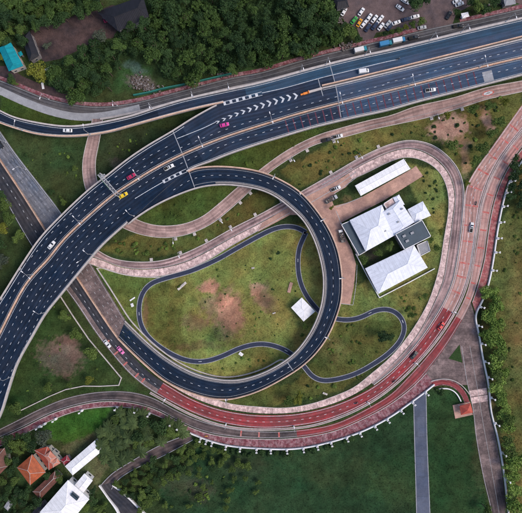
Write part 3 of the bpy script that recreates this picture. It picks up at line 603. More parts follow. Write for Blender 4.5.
mb.build('red_rumble_bars', MAT['faded_red_paint'], e)
sG1 = rG.s_at(297, 433); sG2 = rG.s_at(458, 318)
g = ground_road('outer_carriageway', rG, 'ground_asphalt', None, sG1)
mb = MB(); rG.strip(mb, ('L', 0), ('R', 0), sG1, sG2, dz=lay[0]); mb.build('red_surface', MAT['red_paint'], g)
mb = MB(); rG.strip(mb, ('L', 0), ('R', 0), sG2, None, dz=lay[0] + .003); mb.build('rose_surface', MAT['rose_lane'], g)
mb = MB(); rG.line(mb, ('L', .4), .2, dz=lay[0] + .015); rG.line(mb, ('R', .5), .2, dz=lay[0] + .015); mb.build('edge_line', MAT['faint_paint'], g)
mb = MB()
for px, py in ((240.7, 432), (260, 434), (279.7, 434), (470, 299), (476, 284), (479, 265), (482, 248), (484, 230), (486, 212), (490, 194), (497, 178), (506, 163), (516, 149)):
    rG.cross(mb, ('L', .5), ('R', .5), rG.s_at(px, py), .8, dz=lay[0] + .011)
mb.build('red_rumble_bars', MAT['faded_red_paint'], g)
s1o = ground_road('promenade', rS, 'red_tile_walk')
mb = MB(); rS.solid(mb, ('L', 0), ('L', .3), 0, .22); rS.solid(mb, ('R', 0), ('R', .3), 0, .2, None, rS.s_at(188, 428)); mb.build('kerb', MAT['pale_concrete'], s1o)
s2o = ground_road('promenade', rT, 'pink_tile_walk'); kerb(rT, 'kerb', s2o, 'L', h=.18, wd=.3)
y = ground_road('paved_lane', rY, 'old_walk')
mb = MB(); rY.strip(mb, ('L', 0), ('R', 0), rY.s_at(494, 480), None, dz=nl()); mb.build('asphalt_patch', MAT['ground_asphalt'], y)
mb = MB(); rY.line(mb, ('L', .3), .22, dz=lay[0] + .01); rY.line(mb, ('F', .55), .16, dz=lay[0] + .01); mb.build('edge_line', MAT['faint_paint'], y)
mb = MB()
q = rY.s_at(478, 398); rY.strip(mb, ('L', 0), ('R', 0), q - 4.4, q - 1.3, dz=nl()); rY.strip(mb, ('L', 0), ('R', 0), q - .9, q + 2.2, dz=lay[0]); mb.build('raised_crossing', MAT['pale_walk'], y)
tr = sheet('grass_triangle', [(448.5, 358.5), (462.5, 362.8), (459.5, 344.5)], 'foot_path', dz=.11)
tr.data.materials[0] = MAT['ground_cover']
ca = tr.data.color_attributes.new('soil', 'FLOAT_COLOR', 'POINT'); ca.data.foreach_set('color', [.03, .06, .02, 1] * 3)
MASK.pop()
u = ground_road('side_road', rU, 'ground_asphalt'); kerb(rU, 'kerb', u, 'LR', h=.4, wd=.35, m='grey_concrete')
u2 = ground_road('side_lane', rU2, 'dark_asphalt')
mb = MB(); rU2.solid(mb, ('R', -.5), ('R', 0), 0, 1.3); mb.build('parapet', MAT['white_wall'], u2)
xo = sheet('blue_grey_drive', [(413.5, 399.5), (426, 391.5), (427, 440), (430, 515), (431, 540), (417, 540), (416.5, 513), (414.5, 440)], 'blue_grey_path')
mb = MB()
for pts in ([(413.5, 399.5), (414.5, 440), (416.5, 513), (417, 540)], [(426, 391.5), (427, 440), (430, 515), (431, 540)]): path(pts, .35).solid(mb, ('L', 0), ('R', 0), 0, .14)
mb.build('kerb', MAT['grey_concrete'], xo)
sheet('forecourt', [(258, 232), (262, 223), (300, 200), (331, 184), (349, 173.5), (352, 180), (346, 187), (336, 193), (331, 198), (334, 206), (350, 202), (362, 197), (411, 169.5), (416, 166), (423, 176), (383, 201), (350, 218), (341, 223), (345, 236), (352, 250), (356, 264), (354, 285), (350, 305), (336, 303), (330, 250), (312, 215), (290, 215)], 'tan_paving')
mb = MB()
for pts in ([(336, 211), (341, 223), (342, 228)], [(353, 304.5), (356, 285), (357, 265)], [(306, 205.5), (330, 191.5)], [(322, 185), (352, 168)], [(330, 191), (356, 172)], [(334, 194), (356, 178)], [(336, 207), (350, 202), (362, 197)], [(340, 303.5), (353, 305)]):
    path(pts, .3).strip(mb, ('L', 0), ('R', 0), dz=lay[0] + .01)
o = mb.build('forecourt_markings', MAT['faint_paint']); o['kind'] = 'structure'
wo = ground_road('foot_path', rW, 'foot_path')
mb = MB(); rW.solid(mb, ('L', 0), ('L', .3), 0, .17); rW.solid(mb, ('R', 0), ('R', .3), 0, .17); mb.build('kerb', MAT['grey_concrete'], wo)
mb = MB()
for px, py in ((140, 312), (198, 361), (298, 262), (372, 312), (404, 322), (285, 350)):
    rW.dashes(mb, ('F', .5), rW.s_at(px, py), rW.s_at(px, py) + 2.5, ln=1.6, wd=.25, dz=lay[0] + .01)
mb.build('lane_markings', MAT['white_paint'], wo)
# medians between the ground carriageways
def strip_wall(name, pts, half, h, m, label, cat, extra=None, z=((0, 0), (1, 0)), group=None, cap=None):
    r_ = path(pts, half, z); mb = MB(); r_.solid(mb, ('L', 0), ('R', 0), -.05, h)
    if cap:
        root = empty(name, (0, 0, 0), 0, label, cat, group); mb.build('base', MAT[m], root)
        m2 = MB(); r_.solid(m2, ('C', -cap[0]), ('C', cap[0]), h, cap[1]); m2.build(cap[3] if len(cap) > 3 else 'barrier', MAT[cap[2]], root); return r_
    o = mb.build(name, MAT[m]); tag(o, label, cat, group); return r_
mid = [tuple((np.array(a) + np.array(b)) / 2) for a, b in zip([(0, 160), (20.3, 190.6), (44.3, 228.6), (60, 253), (76, 276), (91.2, 299), (111.5, 329.4), (119, 339.5)], [(0, 160), (20.3, 190.6), (44.3, 228.6), (60, 253), (76, 276), (91.2, 299), (111.5, 329.4), (119, 339.5)])]
strip_wall('road_median', ext(mid, 60), 1.1, .25, 'orange_kerb', 'peach kerbed median between the grey concrete carriageway and the dark one, passing under the expressway', 'median', cap=(.16, .85, 'peach_concrete'))
gm1 = rE.off(('R', 0)); gm2 = rG.off(('L', 0))
pts = []
for px, py in ((150, 392.5), (168, 402.5), (190, 414), (218, 424.3), (245, 428.8), (275, 429.2), (310, 426), (345, 415), (375, 399.5), (398, 382), (420, 360), (438, 338.5), (455, 312), (465, 290), (471, 268), (474.5, 245), (478, 222), (481.5, 203), (489, 181), (497.5, 164), (510.5, 145), (531, 120)): pts.append((px, py))
strip_wall('road_median', pts, 1.15, .28, 'pale_concrete', 'narrow pale median with dark planted strip between the two red carriageways', 'median', cap=(.22, .34, 'brown_lane', 'planted_strip'))
def sharp_wall(pts, label, half=.5, h=1.0, m='white_wall'):
    mb = MB()
    for a, b in zip(pts[:-1], pts[1:]):
        A_, B_ = P(*a), P(*b); d_ = (B_ - A_).normalized(); A2 = A_ - d_ * half * MPP * .9; r_ = B_ - A2
        mb.box((A2.x + B_.x) / 2, (A2.y + B_.y) / 2, h / 2, r_.length, half * 2 * MPP, h + rnd.random() * .01, math.atan2(d_.y, d_.x))
    return tag(mb.build('boundary_wall', MAT[m]), label, 'wall')
def low_wall(pts, label, half=.5, h=1.0, m='white_wall'):
    return strip_wall('boundary_wall', pts, half, h, m, label, 'wall')
sharp_wall([(60.8, 296.5), (74, 317), (88.7, 338.6), (105, 358), (121.6, 377.8), (119, 385), (100, 386), (83.6, 385.8), (66, 389.3), (50, 396), (38, 402), (21.5, 410)], 'thin white kinked wall around the grass beside the expressway', .45, .6, 'pale_concrete')
low_wall([(97, 268), (109.5, 287), (128, 316.5), (130, 319.5), (155.3, 345), (180.7, 363), (206, 373.5), (225, 377), (245, 374.5), (268, 366.5), (284.5, 357.5), (287, 362)], 'pale retaining wall hugging the inner side of the loop ramp', .55, .7, 'pale_concrete')
low_wall([(97, 268.5), (100, 266.8), (117.5, 272.8), (136.6, 276.6), (160, 277.5)], 'pale kerb wall along the grass below the curving walk', .4, .4, 'pale_concrete')
wl = low_wall(ext([(190, 432.5), (206, 439), (226.3, 444.8), (260, 448), (298, 448), (336, 440), (366.4, 429), (390, 416.5), (410, 402.5), (425.5, 391), (434, 384)], 0), 'long white balustrade wall on the outer edge of the riverside promenade', .6, 1.1)
wr = low_wall([(560, 117), (536, 143), (521.5, 161.5), (510.2, 179), (504, 197), (497.6, 227), (492.6, 261), (488, 284), (481.5, 302), (474.8, 314.5), (478.4, 333.5), (482, 356), (488.4, 386.7), (490.4, 410), (497.6, 439), (504, 477), (508, 513), (512, 540)], 'white balustrade wall running down beside the row of roadside trees', .55, 1.1)
sharp_wall([(355.5, 254), (367, 276), (379, 297.5), (382, 296), (410, 281.5), (434, 268.5)], 'thin white compound wall around the lower roofed building', .35, 1.2)
low_wall([(340.5, 223), (350, 241), (358, 256)], 'short white compound wall beside the dark flat roof', .35, 1.2)
sharp_wall([(100, 485), (109, 497.5), (117.5, 508), (128, 530)], 'white wall at the corner of the side lane', .5, 1.3)

sharp_wall([(113.8, 484.5), (122, 490.5), (130.5, 498), (147, 515)], 'white wall on the right of the side lane dropping to the bottom edge', .8, 1.3)
# ================================================================ ELEVATED ROADS
def flyover(name, label, r, asphalt, deck_t=1.1, ground_from=None):
    root = empty(name, (0, 0, 0), 0, label, 'flyover')
    mb = MB(); r.solid(mb, ('L', 0), ('R', 0), -deck_t, -.012, None, ground_from)
    if ground_from is not None: r.solid(mb, ('L', 0), ('R', 0), 0, -.012, ground_from - .0, None, ground=True)
    mb.build('deck', MAT['grey_concrete'], root)
    return root
fa = flyover('elevated_expressway', 'wide dark blue elevated expressway sweeping from the lower left to the upper right', rA, 'deck_asphalt', 1.3)
fb = flyover('elevated_slip_road', 'blue grey elevated slip road along the forest edge joining the expressway', rB, 'ramp_asphalt', 1.1)
fc = flyover('loop_flyover', 'dark loop flyover curling clockwise from the expressway down to the ground', rC, 'deck_asphalt', 1.1, rC.s_at(215, 388))
SF = {'a': MB(), 'b': MB(), 'c': MB()}
SFM = ['deck_asphalt', 'half_sheen_deck_asphalt', 'sky_sheen_deck_asphalt', 'ramp_asphalt', 'white_paint', 'faint_paint', 'worn_red_paint', 'grey_concrete', 'steel_joint']
def pen(k, m): SF[k].cur = SFM.index(m); return SF[k]
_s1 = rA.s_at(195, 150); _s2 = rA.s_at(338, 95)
rA.strip(pen('a', 'deck_asphalt'), ('L', 0), ('R', 0), None, _s1); rA.strip(pen('a', 'half_sheen_deck_asphalt'), ('L', 0), ('R', 0), _s1, _s2); rA.strip(pen('a', 'sky_sheen_deck_asphalt'), ('L', 0), ('R', 0), _s2, None)  # asphalt colour lightens eastward by section, imitating sky reflection
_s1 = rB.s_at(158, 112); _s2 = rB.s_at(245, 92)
rB.strip(pen('b', 'deck_asphalt'), ('L', 0), ('R', 0), None, _s1); rB.strip(pen('b', 'half_sheen_deck_asphalt'), ('L', 0), ('R', 0), _s1, _s2); rB.strip(pen('b', 'ramp_asphalt'), ('L', 0), ('R', 0), _s2, None)  # slip road lightens likewise, the reflected sky being in its colours
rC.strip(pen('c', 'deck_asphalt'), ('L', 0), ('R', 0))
sNA = rA.s_at(193, 140); sNose = rA.s_at(222, 120)
def parapet(r, root, side, s0=None, s1=None, m='grey_concrete', wd=.45, h=.95, name='parapet'):
    mb = MB(); r.solid(mb, (side, -.02), (side, wd), -.3, h, s0, s1); return mb.build(name, MAT[m], root)
parapet(rA, fa, 'L', None, rA.s_at(222.5, 127), 'pale_concrete', .5)
parapet(rA, fa, 'R', None, rA.s_at(112, 205), 'pale_concrete', .5)
parapet(rA, fa, 'R', rA.s_at(176, 158), None, 'pale_concrete', .55)
parapet(rB, fb, 'L', None, None, 'pale_concrete', .7)
sBn = rB.s_at(222, 96); parapet(rB, fb, 'R', None, sBn, 'peach_concrete', .6)
sCn = rC.s_at(192, 180)
parapet(rC, fc, 'L', sCn, None, 'peach_concrete', .5)
mb = MB(); rC.solid(mb, ('L', .52), ('L', .72), -.1, .22, sCn, None); mb.build('kerb', MAT['orange_kerb'], fc)
parapet(rC, fc, 'R', 0, None, 'pale_concrete', .5)
mb = MB(); rC.solid(mb, ('R', .5), ('R', 1.2), -.1, .16, rC.s_at(215, 178), None); mb.build('service_walk', MAT['dark_joint'], fc)
mb = MB(); rC.solid(mb, ('R', 1.2), ('R', 1.45), -.1, .2, rC.s_at(215, 178), None); mb.build('kerb', MAT['pale_concrete'], fc)
mb = MB(); rM.solid(mb, ('L', 0), ('R', 0), -.05, .22); mb.build('median_kerb', MAT['orange_kerb'], fa)
mb = MB(); rM.solid(mb, ('C', -.22), ('C', .22), .2, .95); mb.build('median_barrier', MAT['peach_concrete'], fa)
mb = MB(); rN.solid(mb, ('L', 0), ('L', .55), -.05, .9); mb.build('divider_barrier', MAT['peach_concrete'], fa)
mb = MB(); rN.solid(mb, ('R', 0), ('R', .5), -.05, .9); mb.build('divider_barrier', MAT['pale_concrete'], fa)
mb = MB(); rN.strip(mb, ('L', .55), ('R', .5), dz=.02); mb.build('divider_gap', MAT['dark_joint'], fa)
# lane markings
LW = 3.3
mb = pen('a', 'white_paint'); q = rM.s_at
rM.dashes(mb, ('C', -LW), None, q(388, 90)); rM.dashes(mb, ('C', -2 * LW), None, q(176, 157), ph=1.5)
rM.dashes(mb, ('C', -3.9), q(388, 90), None)
rM.dashes(mb, ('C', LW + .3), None, q(300, 113), ph=.8); rM.dashes(mb, ('C', LW + .9), q(300, 113), None)
rM.dashes(mb, ('C', 2 * LW + .2), None, q(114, 194)); rM.dashes(mb, ('C', 3 * LW + .1), None, q(124, 188), ph=2); rM.dashes(mb, ('C', 4 * LW), None, q(60, 244), ph=.5)

rA.line(mb, ('L', 1.3), .24, None, sNA); rA.line(mb, ('R', 1.0), .2, None, rA.s_at(112, 205)); rA.line(mb, ('R', 1.15), .22, rA.s_at(180, 158), None)
rM.line(mb, ('C', -1.0), .16); rM.line(mb, ('C', 1.0), .16)
rN.line(mb, ('R', -.5), .16)
def paint(mb, pts, wd, z=ZA):
    r_ = path(pts, wd / MPP / 2, ((0, z), (1, z))); r_.strip(mb, ('L', 0), ('R', 0), dz=.013)
paint(mb, [(397.6, 59.6), (390, 61), (356, 69.2), (318, 78.7), (285, 87.9), (262, 93)], .28)
paint(mb, [(135, 198.6), (150, 189.5), (163, 182)], .3)
paint(mb, [(177, 138.6), (190, 133.5), (206, 127), (216, 122)], .3)
ch = path([(206, 127), (216, 122.6), (239, 113.2), (260, 106.0), (285, 98.6), (303, 94.3)], 2.4, ((0, ZA), (1, ZA)))
k = 5.0
while k < ch.len - 2.4:
    f = min(1, .3 + k / ch.len * 1.1)
    for sd_ in (-1, 1):
        a = ch.pt(('C', sd_ * 1.5 * f), k); b = ch.pt(('C', sd_ * 1.5 * f), k + 1.05); c2 = ch.pt(('C', 0), k + 2.35); tip = ch.pt(('C', 0), k + 1.3)
        vs = [a, b, c2, tip]; vs = [(x[0], x[1], ZA + .015) for x in vs]; mb.add(vs, [(0, 1, 2, 3) if sd_ > 0 else (3, 2, 1, 0)])
    k += 3.3
def ladder(pts, w, gap, bar):
    r_ = path(pts, w / MPP / 2, ((0, ZA), (1, ZA))); r_.line(mb, ('L', .1), .22, dz=.015); r_.line(mb, ('R', .1), .22, dz=.015); k = .5
    while k < r_.len - 1: r_.cross(mb, ('L', .2), ('R', .2), k, bar, dz=.016); k += gap
ladder([(223.5, 103.7), (240, 99.4), (262, 93.5)], 1.9, 3.2, 1.3)
ladder([(163, 182), (175, 175.6), (187, 170.2)], 1.7, 3.0, 1.2)
pen('a', 'worn_red_paint'); k = q(284, 117)
while k < q(474, 69): rM.cross(mb, ('C', 1.3), ('C', 8.6), k, .55, dz=.010); k += 3.75
pen('a', 'grey_concrete'); rM.strip(mb, ('C', 2.6), ('C', 7.4), q(480, 67), q(490, 65), dz=.011)
# expansion joints across the decks
def joint(root, pts, z, wd=.3):
    mb = MB(); r_ = path(pts, wd / MPP / 2, ((0, z), (1, z)), step=3); r_.strip(mb, ('L', 0), ('R', 0), dz=.019); return mb.build('expansion_joint', MAT['steel_joint'], root)
joint(fa, [(173, 131.5), (184, 158), (192, 180), (195, 188.5)], ZA, .4)
joint(fa, [(330, 65), (336, 87), (341, 117.5)], ZA, .35)
joint(fa, [(318, 78.5), (323, 96)], ZA, .4)
qq = rC.s_at(290, 366); rC.cross(pen('c', 'steel_joint'), ('L', .6), ('R', .6), qq, .4, dz=.02)
mb = pen('c', 'white_paint'); rC.dashes(mb, ('F', .47), rC.s_at(175, 192), None)
mb = pen('c', 'faint_paint'); rC.line(mb, ('L', 1.4), .16, sCn, None); rC.line(mb, ('R', 1.85), .16, sCn, None)
mb = pen('b', 'white_paint'); rB.line(mb, ('L', 1.25), .22, dz=.016); rB.line(mb, ('R', 1.0), .2, None, sBn, dz=.016); 
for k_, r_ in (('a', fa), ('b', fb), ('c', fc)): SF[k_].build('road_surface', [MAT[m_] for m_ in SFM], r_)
# piers
def piers(r, root, s0, s1, gap, nx, z0=0):
    k = s0
    while k < s1:
        c = r.pt(('F', .5), k); i = int(np.argmin(abs(r.s - k))); wdir = r.wd[i]; ang = math.atan2(wdir[1], wdir[0]); wv = r.w[i]; top = c[2] - 1.2
        mb = MB(); mb.box(c[0], c[1], top - .5, wv * .82, 1.8, 1.2, ang)
        for m in range(nx):
            f = (m + .5) / nx * .8 + .1; p = r.pt(('F', f), k); mb.tube((p[0], p[1], -.2), (p[0], p[1], top - 1), .75, .75, 12)
        mb.build('pier', MAT['pier_concrete'], root); k += gap
piers(rA, fa, 20, rA.len - 10, 27, 3); piers(rB, fb, 25, rB.len - 20, 27, 1); piers(rC, fc, 45, rC.s_at(225, 390), 22, 1)
# crash cushion
mb = MB(); c = P(305.6, 93.6, ZA); ang = R(17)
mb.box(c.x, c.y, ZA + .5, 2.6, 1.0, .9, ang); mb.box(c.x - 1.9, c.y - .58, ZA + .45, 1.2, .7, .8, ang); mb.box(c.x + 1.4, c.y + .4, ZA + 1.2, .4, 1.5, .8, ang)
surf('orange_plastic', (.75, .23, .04), rough=.5, vary=.15)
tag(mb.build('crash_cushion', MAT['orange_plastic'], bevel=.12), 'orange crash cushion at the tip of the chevrons on the expressway', 'barrier')
mb = MB(); r_ = path([(309, 92.3), (322, 88.6)], 1.1, ((0, ZA), (1, ZA))); r_.solid(mb, ('L', 0), ('R', 0), 0, .7); tag(mb.build('divider_nose', MAT['pale_concrete']), 'pale concrete nose block behind the orange crash cushion', 'barrier')
# sign gantry
gt = empty('sign_gantry', P(108, 184, ZA), 0, 'light steel truss gantry spanning the outbound expressway lanes', 'gantry'); gt.location.z = ZA
a = P(99.5, 174.5, ZA + 6); b = P(117, 194.5, ZA + 6); d_ = (b - a); d_.z = 0; ln = d_.length; d_.normalize(); nn = Vector((-d_.y, d_.x, 0)); o0 = gt.location
mb = MB()
for sd_ in (-.7, .7):
    for dz in (0, 1.0):
        mb.tube(a + nn * sd_ + Vector((0, 0, dz)) - o0, b + nn * sd_ + Vector((0, 0, dz)) - o0, .13)
kN = 12
for k in range(kN):
    p = a + d_ * (ln * k / kN); p2 = a + d_ * (ln * (k + 1) / kN); sg = .7 if k % 2 else -.7
    mb.tube(p + nn * sg + Vector((0, 0, 1)) - o0, p2 - nn * sg + Vector((0, 0, 1)) - o0, .08)
    mb.tube(p + nn * .7 + Vector((0, 0, 1)) - o0, p - nn * .7 + Vector((0, 0, 1)) - o0, .06)
mb.build('truss_beam', MAT['lamp_metal'], gt)
for e_ in (a, b):
    mb = MB(); 
    for sd_ in (-.7, .7): mb.tube((e_.x - o0.x + nn.x * sd_, e_.y - o0.y + nn.y * sd_, .0), (e_.x - o0.x + nn.x * sd_, e_.y - o0.y + nn.y * sd_, 7.0), .2)
    mb.box(e_.x - o0.x, e_.y - o0.y, -.3, 1.5, 2.4, 1.0, math.atan2(d_.y, d_.x)); mb.build('column', MAT['lamp_metal'], gt)
mb = MB(); p = a + d_ * (ln * .45); mb.box(p.x - o0.x - nn.x * .85, p.y - o0.y - nn.y * .85, 6.5, 6, .12, 2.2, math.atan2(d_.y, d_.x)); surf('sign_green', (.02, .12, .05), rough=.5); mb.build('sign_panel', MAT['sign_green'], gt)

# ================================================================ LAMPS
def lamp_proto(kind):
    root = empty('street_lamp'); 
    Hh = {'single': 8.5, 'double': 8.5, 'short': 5.0}[kind]
    mb = MB(); mb.tube((0, 0, 0), (0, 0, Hh), *((.2, .15) if kind == 'short' else (.13, .08)), 8); mb.box(0, 0, .15, .6, .6, .5); mb.build('pole', MAT['lamp_head' if kind == 'short' else 'lamp_metal'], root)
    dirs = {'single': (1,), 'double': (1, -1), 'short': ()}[kind]
    for s_ in dirs:
        mb = MB(); mb.tube((0, 0, Hh - .1), (1.9 * s_, 0, Hh + .25), .07, .05); mb.build('arm', MAT['lamp_metal'], root)
        mb = MB(); mb.box(2.3 * s_, 0, Hh + .27, 1.1, .42, .16); mb.build('lamp_head', MAT['lamp_head'], root, bevel=.04)
    if kind == 'short':
        mb = MB(); mb.box(0, 0, .7, .95, .95, 1.4); mb.box(0, 0, 1.45, 1.1, 1.1, .15); mb.build('pillar', MAT['white_wall'], root, bevel=.05)
        for s_ in (-1, 1):
            mb = MB(); mb.box(.1, .27 * s_, Hh + .1, .75, .36, .35); mb.build('lantern', MAT['lamp_head'], root, bevel=.06)
    return root
lampP = {}
def lamp(kind, px, py, ang, label, group, z=0, base=False):
    if kind not in lampP: o = lampP[kind] = lamp_proto(kind)
    else: o = copy_tree(lampP[kind])
    zb = z + {'single': 0, 'double': 0, 'short': 0}[kind]
    p = P(px, py, zb); o.location = p; o.rotation_euler = (0, 0, R(ang)); tag(o, label, 'street lamp', group)
    return o
def near_s(r, px, py): return r.s_at(px, py)
for i, (px, py) in enumerate(((34, 274), (82.4, 220.5), (140, 177.3), (203.5, 145.4), (271.4, 122), (338.6, 103.3), (409, 85.8), (478.7, 67.9))):
    s_ = rM.s_at(px, py); p = rM.pt(('C', 0), s_); k = int(np.argmin(abs(rM.s - s_))); ang = math.degrees(math.atan2(rM.nr[k][1], rM.nr[k][0]))
    o = lamp('double', px, py, ang, ORD[i] + ' double armed lamp along the expressway median, counted from the lower bend', 'double lamps on the expressway median', ZA + .9); o.location = (p[0], p[1], ZA + .9); o.scale = (1, 1, .85)
def edge_lamps(r, side, pts, label, group, zoff=.9):
    for i, (px, py) in enumerate(pts):
        s_ = r.s_at(px, py); p = r.pt((side, .2), s_); k = int(np.argmin(abs(r.s - s_))); n_ = r.nr[k] * (1 if side == 'L' else -1)
        ang = math.degrees(math.atan2(n_[1], n_[0])); o = lamp('single', 0, 0, ang, (ORD[i] + ' ' + label), group, 0); o.location = (p[0], p[1], p[2] + zoff)
edge_lamps(rA, 'R', ((2, 368), (35, 305), (85, 245), (125, 205)), 'single lamp on the inner parapet of the expressway bend', 'lamps on the expressway parapet')
edge_lamps(rB, 'R', ((25, 127), (90, 130)), 'single lamp on the lower parapet of the slip road', 'lamps on the slip road')
edge_lamps(rB, 'L', ((154, 112), (193, 98), (230, 94), (301, 77), (327, 70), (366, 62), (431, 46), (462, 38), (507, 26)), 'single lamp on the forest side parapet of the slip road', 'lamps along the forest side')
edge_lamps(rC, 'L', ((272, 181), (318, 222), (333, 277), (322, 333), (226, 390)), 'single lamp on the outer parapet of the loop flyover', 'lamps on the loop flyover')
edge_lamps(rV, 'L', ((47, 107), (118, 112)), 'single lamp beside the service road pavement', 'lamps on the service road', 0)
edge_lamps(rD, 'L', ((5, 145), (24, 172), (85, 262)), 'single lamp on the edge of the grey concrete carriageway', 'lamps on the concrete carriageway', .8)
edge_lamps(rE, 'R', ((167, 395), (228, 417), (294, 421), (366, 400), (410, 360), (446, 308)), 'single lamp on the pale median of the red carriageway', 'lamps on the red road median', .3)
PAD = []
hp = [(215, 214), (192, 229), (176, 240), (239, 201), (290, 158), (306, 149), (333, 141), (462, 108), (432, 117.5), (249, 191)]
jp = [(297, 194), (331, 172), (356, 158), (378, 147), (281, 202), (255, 214.5), (231, 226.5), (206, 241.5), (180, 253), (151, 258)]
for pts, nm, r_, sd in ((hp, 'curving pink ramp', rH, 'R'), (jp, 'brown loop lane', rJ, 'L')):
    for i, (px, py) in enumerate(pts):
        s_ = r_.s_at(px, py); p = r_.pt((sd, -.9), s_); k = int(np.argmin(abs(r_.s - s_))); n_ = r_.nr[k] * (1 if sd == 'L' else -1)
        mb = MB(); ang = math.atan2(n_[1], n_[0]); mb.box(0, 0, .15, 1.5, 1.5, .4); o = mb.build('lamp_footing', MAT['pale_concrete']); o.location = (p[0], p[1], 0); o.rotation_euler = (0, 0, ang)
        tag(o, ORD[i] + ' square concrete lamp footing beside the ' + nm, 'footing', 'concrete footings beside the ' + nm)
        if i % 2 == 0:
            l_ = lamp('single', 0, 0, math.degrees(ang), ORD[i // 2] + ' single lamp on a concrete footing beside the ' + nm, 'lamps beside the ' + nm); l_.location = (p[0], p[1], .35)
pl = [(201, 437), (207, 439.5), (212, 441.5), (226, 445), (241, 447), (256, 448.3), (271.5, 448.7), (286.5, 448.5), (302, 447.5), (316.5, 444.7), (331.5, 441.5), (346, 436.7), (360, 431.5), (374, 425), (387, 418), (400, 409.5), (412, 401), (425.5, 391.5)]
for i, (px, py) in enumerate(pl):
    k = int(np.argmin(np.hypot(wl.cp[:, 0] - px, wl.cp[:, 1] - py))); n_ = wl.nr[k]; ang = math.degrees(math.atan2(n_[1], n_[0]))
    o = lamp('short', 0, 0, ang, ORD[i] + ' white lantern pillar along the promenade wall, counted from the side road', 'white lantern pillars on the promenade wall'); o.location = (wl.c[k][0] + n_[0] * .4, wl.c[k][1] + n_[1] * .4, 0)
prr = [(508.5, 182), (505, 192), (502, 207), (498.5, 223.5), (495.5, 238), (493, 253), (491, 271), (480, 306.5), (476, 325), (479, 343), (484, 362), (486.5, 378), (489, 397), (495, 422), (501, 452), (504.5, 478)]
for i, (px, py) in enumerate(prr):
    k = int(np.argmin(np.hypot(wr.cp[:, 0] - px, wr.cp[:, 1] - py))); n_ = -wr.nr[k]; ang = math.degrees(math.atan2(n_[1], n_[0]))
    if n_[0] < 0: n_ = -n_
    o = lamp('short', 0, 0, ang, ORD[i] + ' white lantern pillar down the wall beside the tree row', 'white lantern pillars beside the tree row'); o.location = (wr.c[k][0] + n_[0] * .5, wr.c[k][1] + n_[1] * .5, 0)
for i, (px, py) in enumerate(((41, 426.5), (47, 423.5), (56, 419), (83, 410.5), (117, 407.5), (137, 409), (150, 413.5), (172, 422.5), (178, 426))):
    k = int(np.argmin(np.hypot(rS.rp[:, 0] - px, rS.rp[:, 1] - py))); n_ = rS.nr[k]; ang = math.degrees(math.atan2(n_[1], n_[0]))
    o = lamp('short', 0, 0, ang, ORD[i] + ' white lantern pillar along the lower left pavement', 'white lantern pillars on the lower left pavement'); o.location = (rS.r[k][0], rS.r[k][1], 0)

# ================================================================ BUILDINGS
def Q(pts, z): return [tuple(P(x, y, z)[:2]) for x, y in pts]
def roof_hip(mb, c4, z, h, ridge=.35, over=0):
    """hip roof over quad c4 (world xy, in order); ridge runs along the longer direction; ridge = inset share"""
    c = [Vector((x, y, z)) for x, y in c4]
    a = (c[1] - c[0]).length; b = (c[2] - c[1]).length
    if a < b: c = c[1:] + c[:1]
    m1 = (c[3] + c[0]) / 2; m2 = (c[1] + c[2]) / 2
    r1 = m1.lerp(m2, ridge) + Vector((0, 0, h)); r2 = m2.lerp(m1, ridge) + Vector((0, 0, h))
    for f in ((c[0], c[1], r2, r1), (c[2], c[3], r1, r2), (c[1], c[2], r2), (c[3], c[0], r1)):
        e = (f[1] - f[0]).normalized(); nrm = (f[1] - f[0]).cross(f[-1] - f[0]); f = list(f)
        if nrm.z < 0: f = f[::-1]
        n_ = (f[1] - f[0]).cross(f[2] - f[0]).normalized(); tt = n_.cross(e)
        mb.add(f, [tuple(range(len(f)))], [((p - c[0]).dot(e), (p - c[0]).dot(tt)) for p in f])
    # eaves underside
    mb.add([v - Vector((0, 0, .18)) for v in c] + c, [(0, 1, 5, 4), (1, 2, 6, 5), (2, 3, 7, 6), (3, 0, 4, 7), (3, 2, 1, 0)])
    return r1, r2
def shrink(c4, d):
    c = [Vector(p) for p in c4]; m = sum(c, Vector((0, 0))) / len(c)
    return [tuple(m + (p - m) * (1 - d / max(.1, (p - m).length))) for p in c]
def walls(mb, c4, z0, z1): mb.prism(list(c4), z0, z1)
def windows(root, c4, z0, z1, n_per=3, m='window_glass'):
    c = [Vector(p) for p in c4]; ctr = sum(c, Vector((0, 0))) / len(c)
    for i in range(len(c)):
        a, b = c[i], c[(i + 1) % len(c)]; L_ = (b - a).length
        if L_ < 3: continue
        k = max(1, min(n_per, int(L_ / 3.2))); d2 = (b - a).normalized(); out = Vector((d2.y, -d2.x))
        if out.dot((a + b) / 2 - ctr) < 0: out = -out
        for j_ in range(k):
            p = a.lerp(b, (j_ + .5) / k) + out * .03
            fr = MB(); fr.box(p.x, p.y, (z0 + z1) / 2, 1.5, .10, 1.3, math.atan2(d2.y, d2.x)); f_ = fr.build('window', MAT['pale_concrete'], root)
            g_ = MB(); pp = p + out * .04; g_.box(pp.x, pp.y, (z0 + z1) / 2, 1.3, .08, 1.1, math.atan2(d2.y, d2.x)); g_.build('pane', MAT[m], f_)
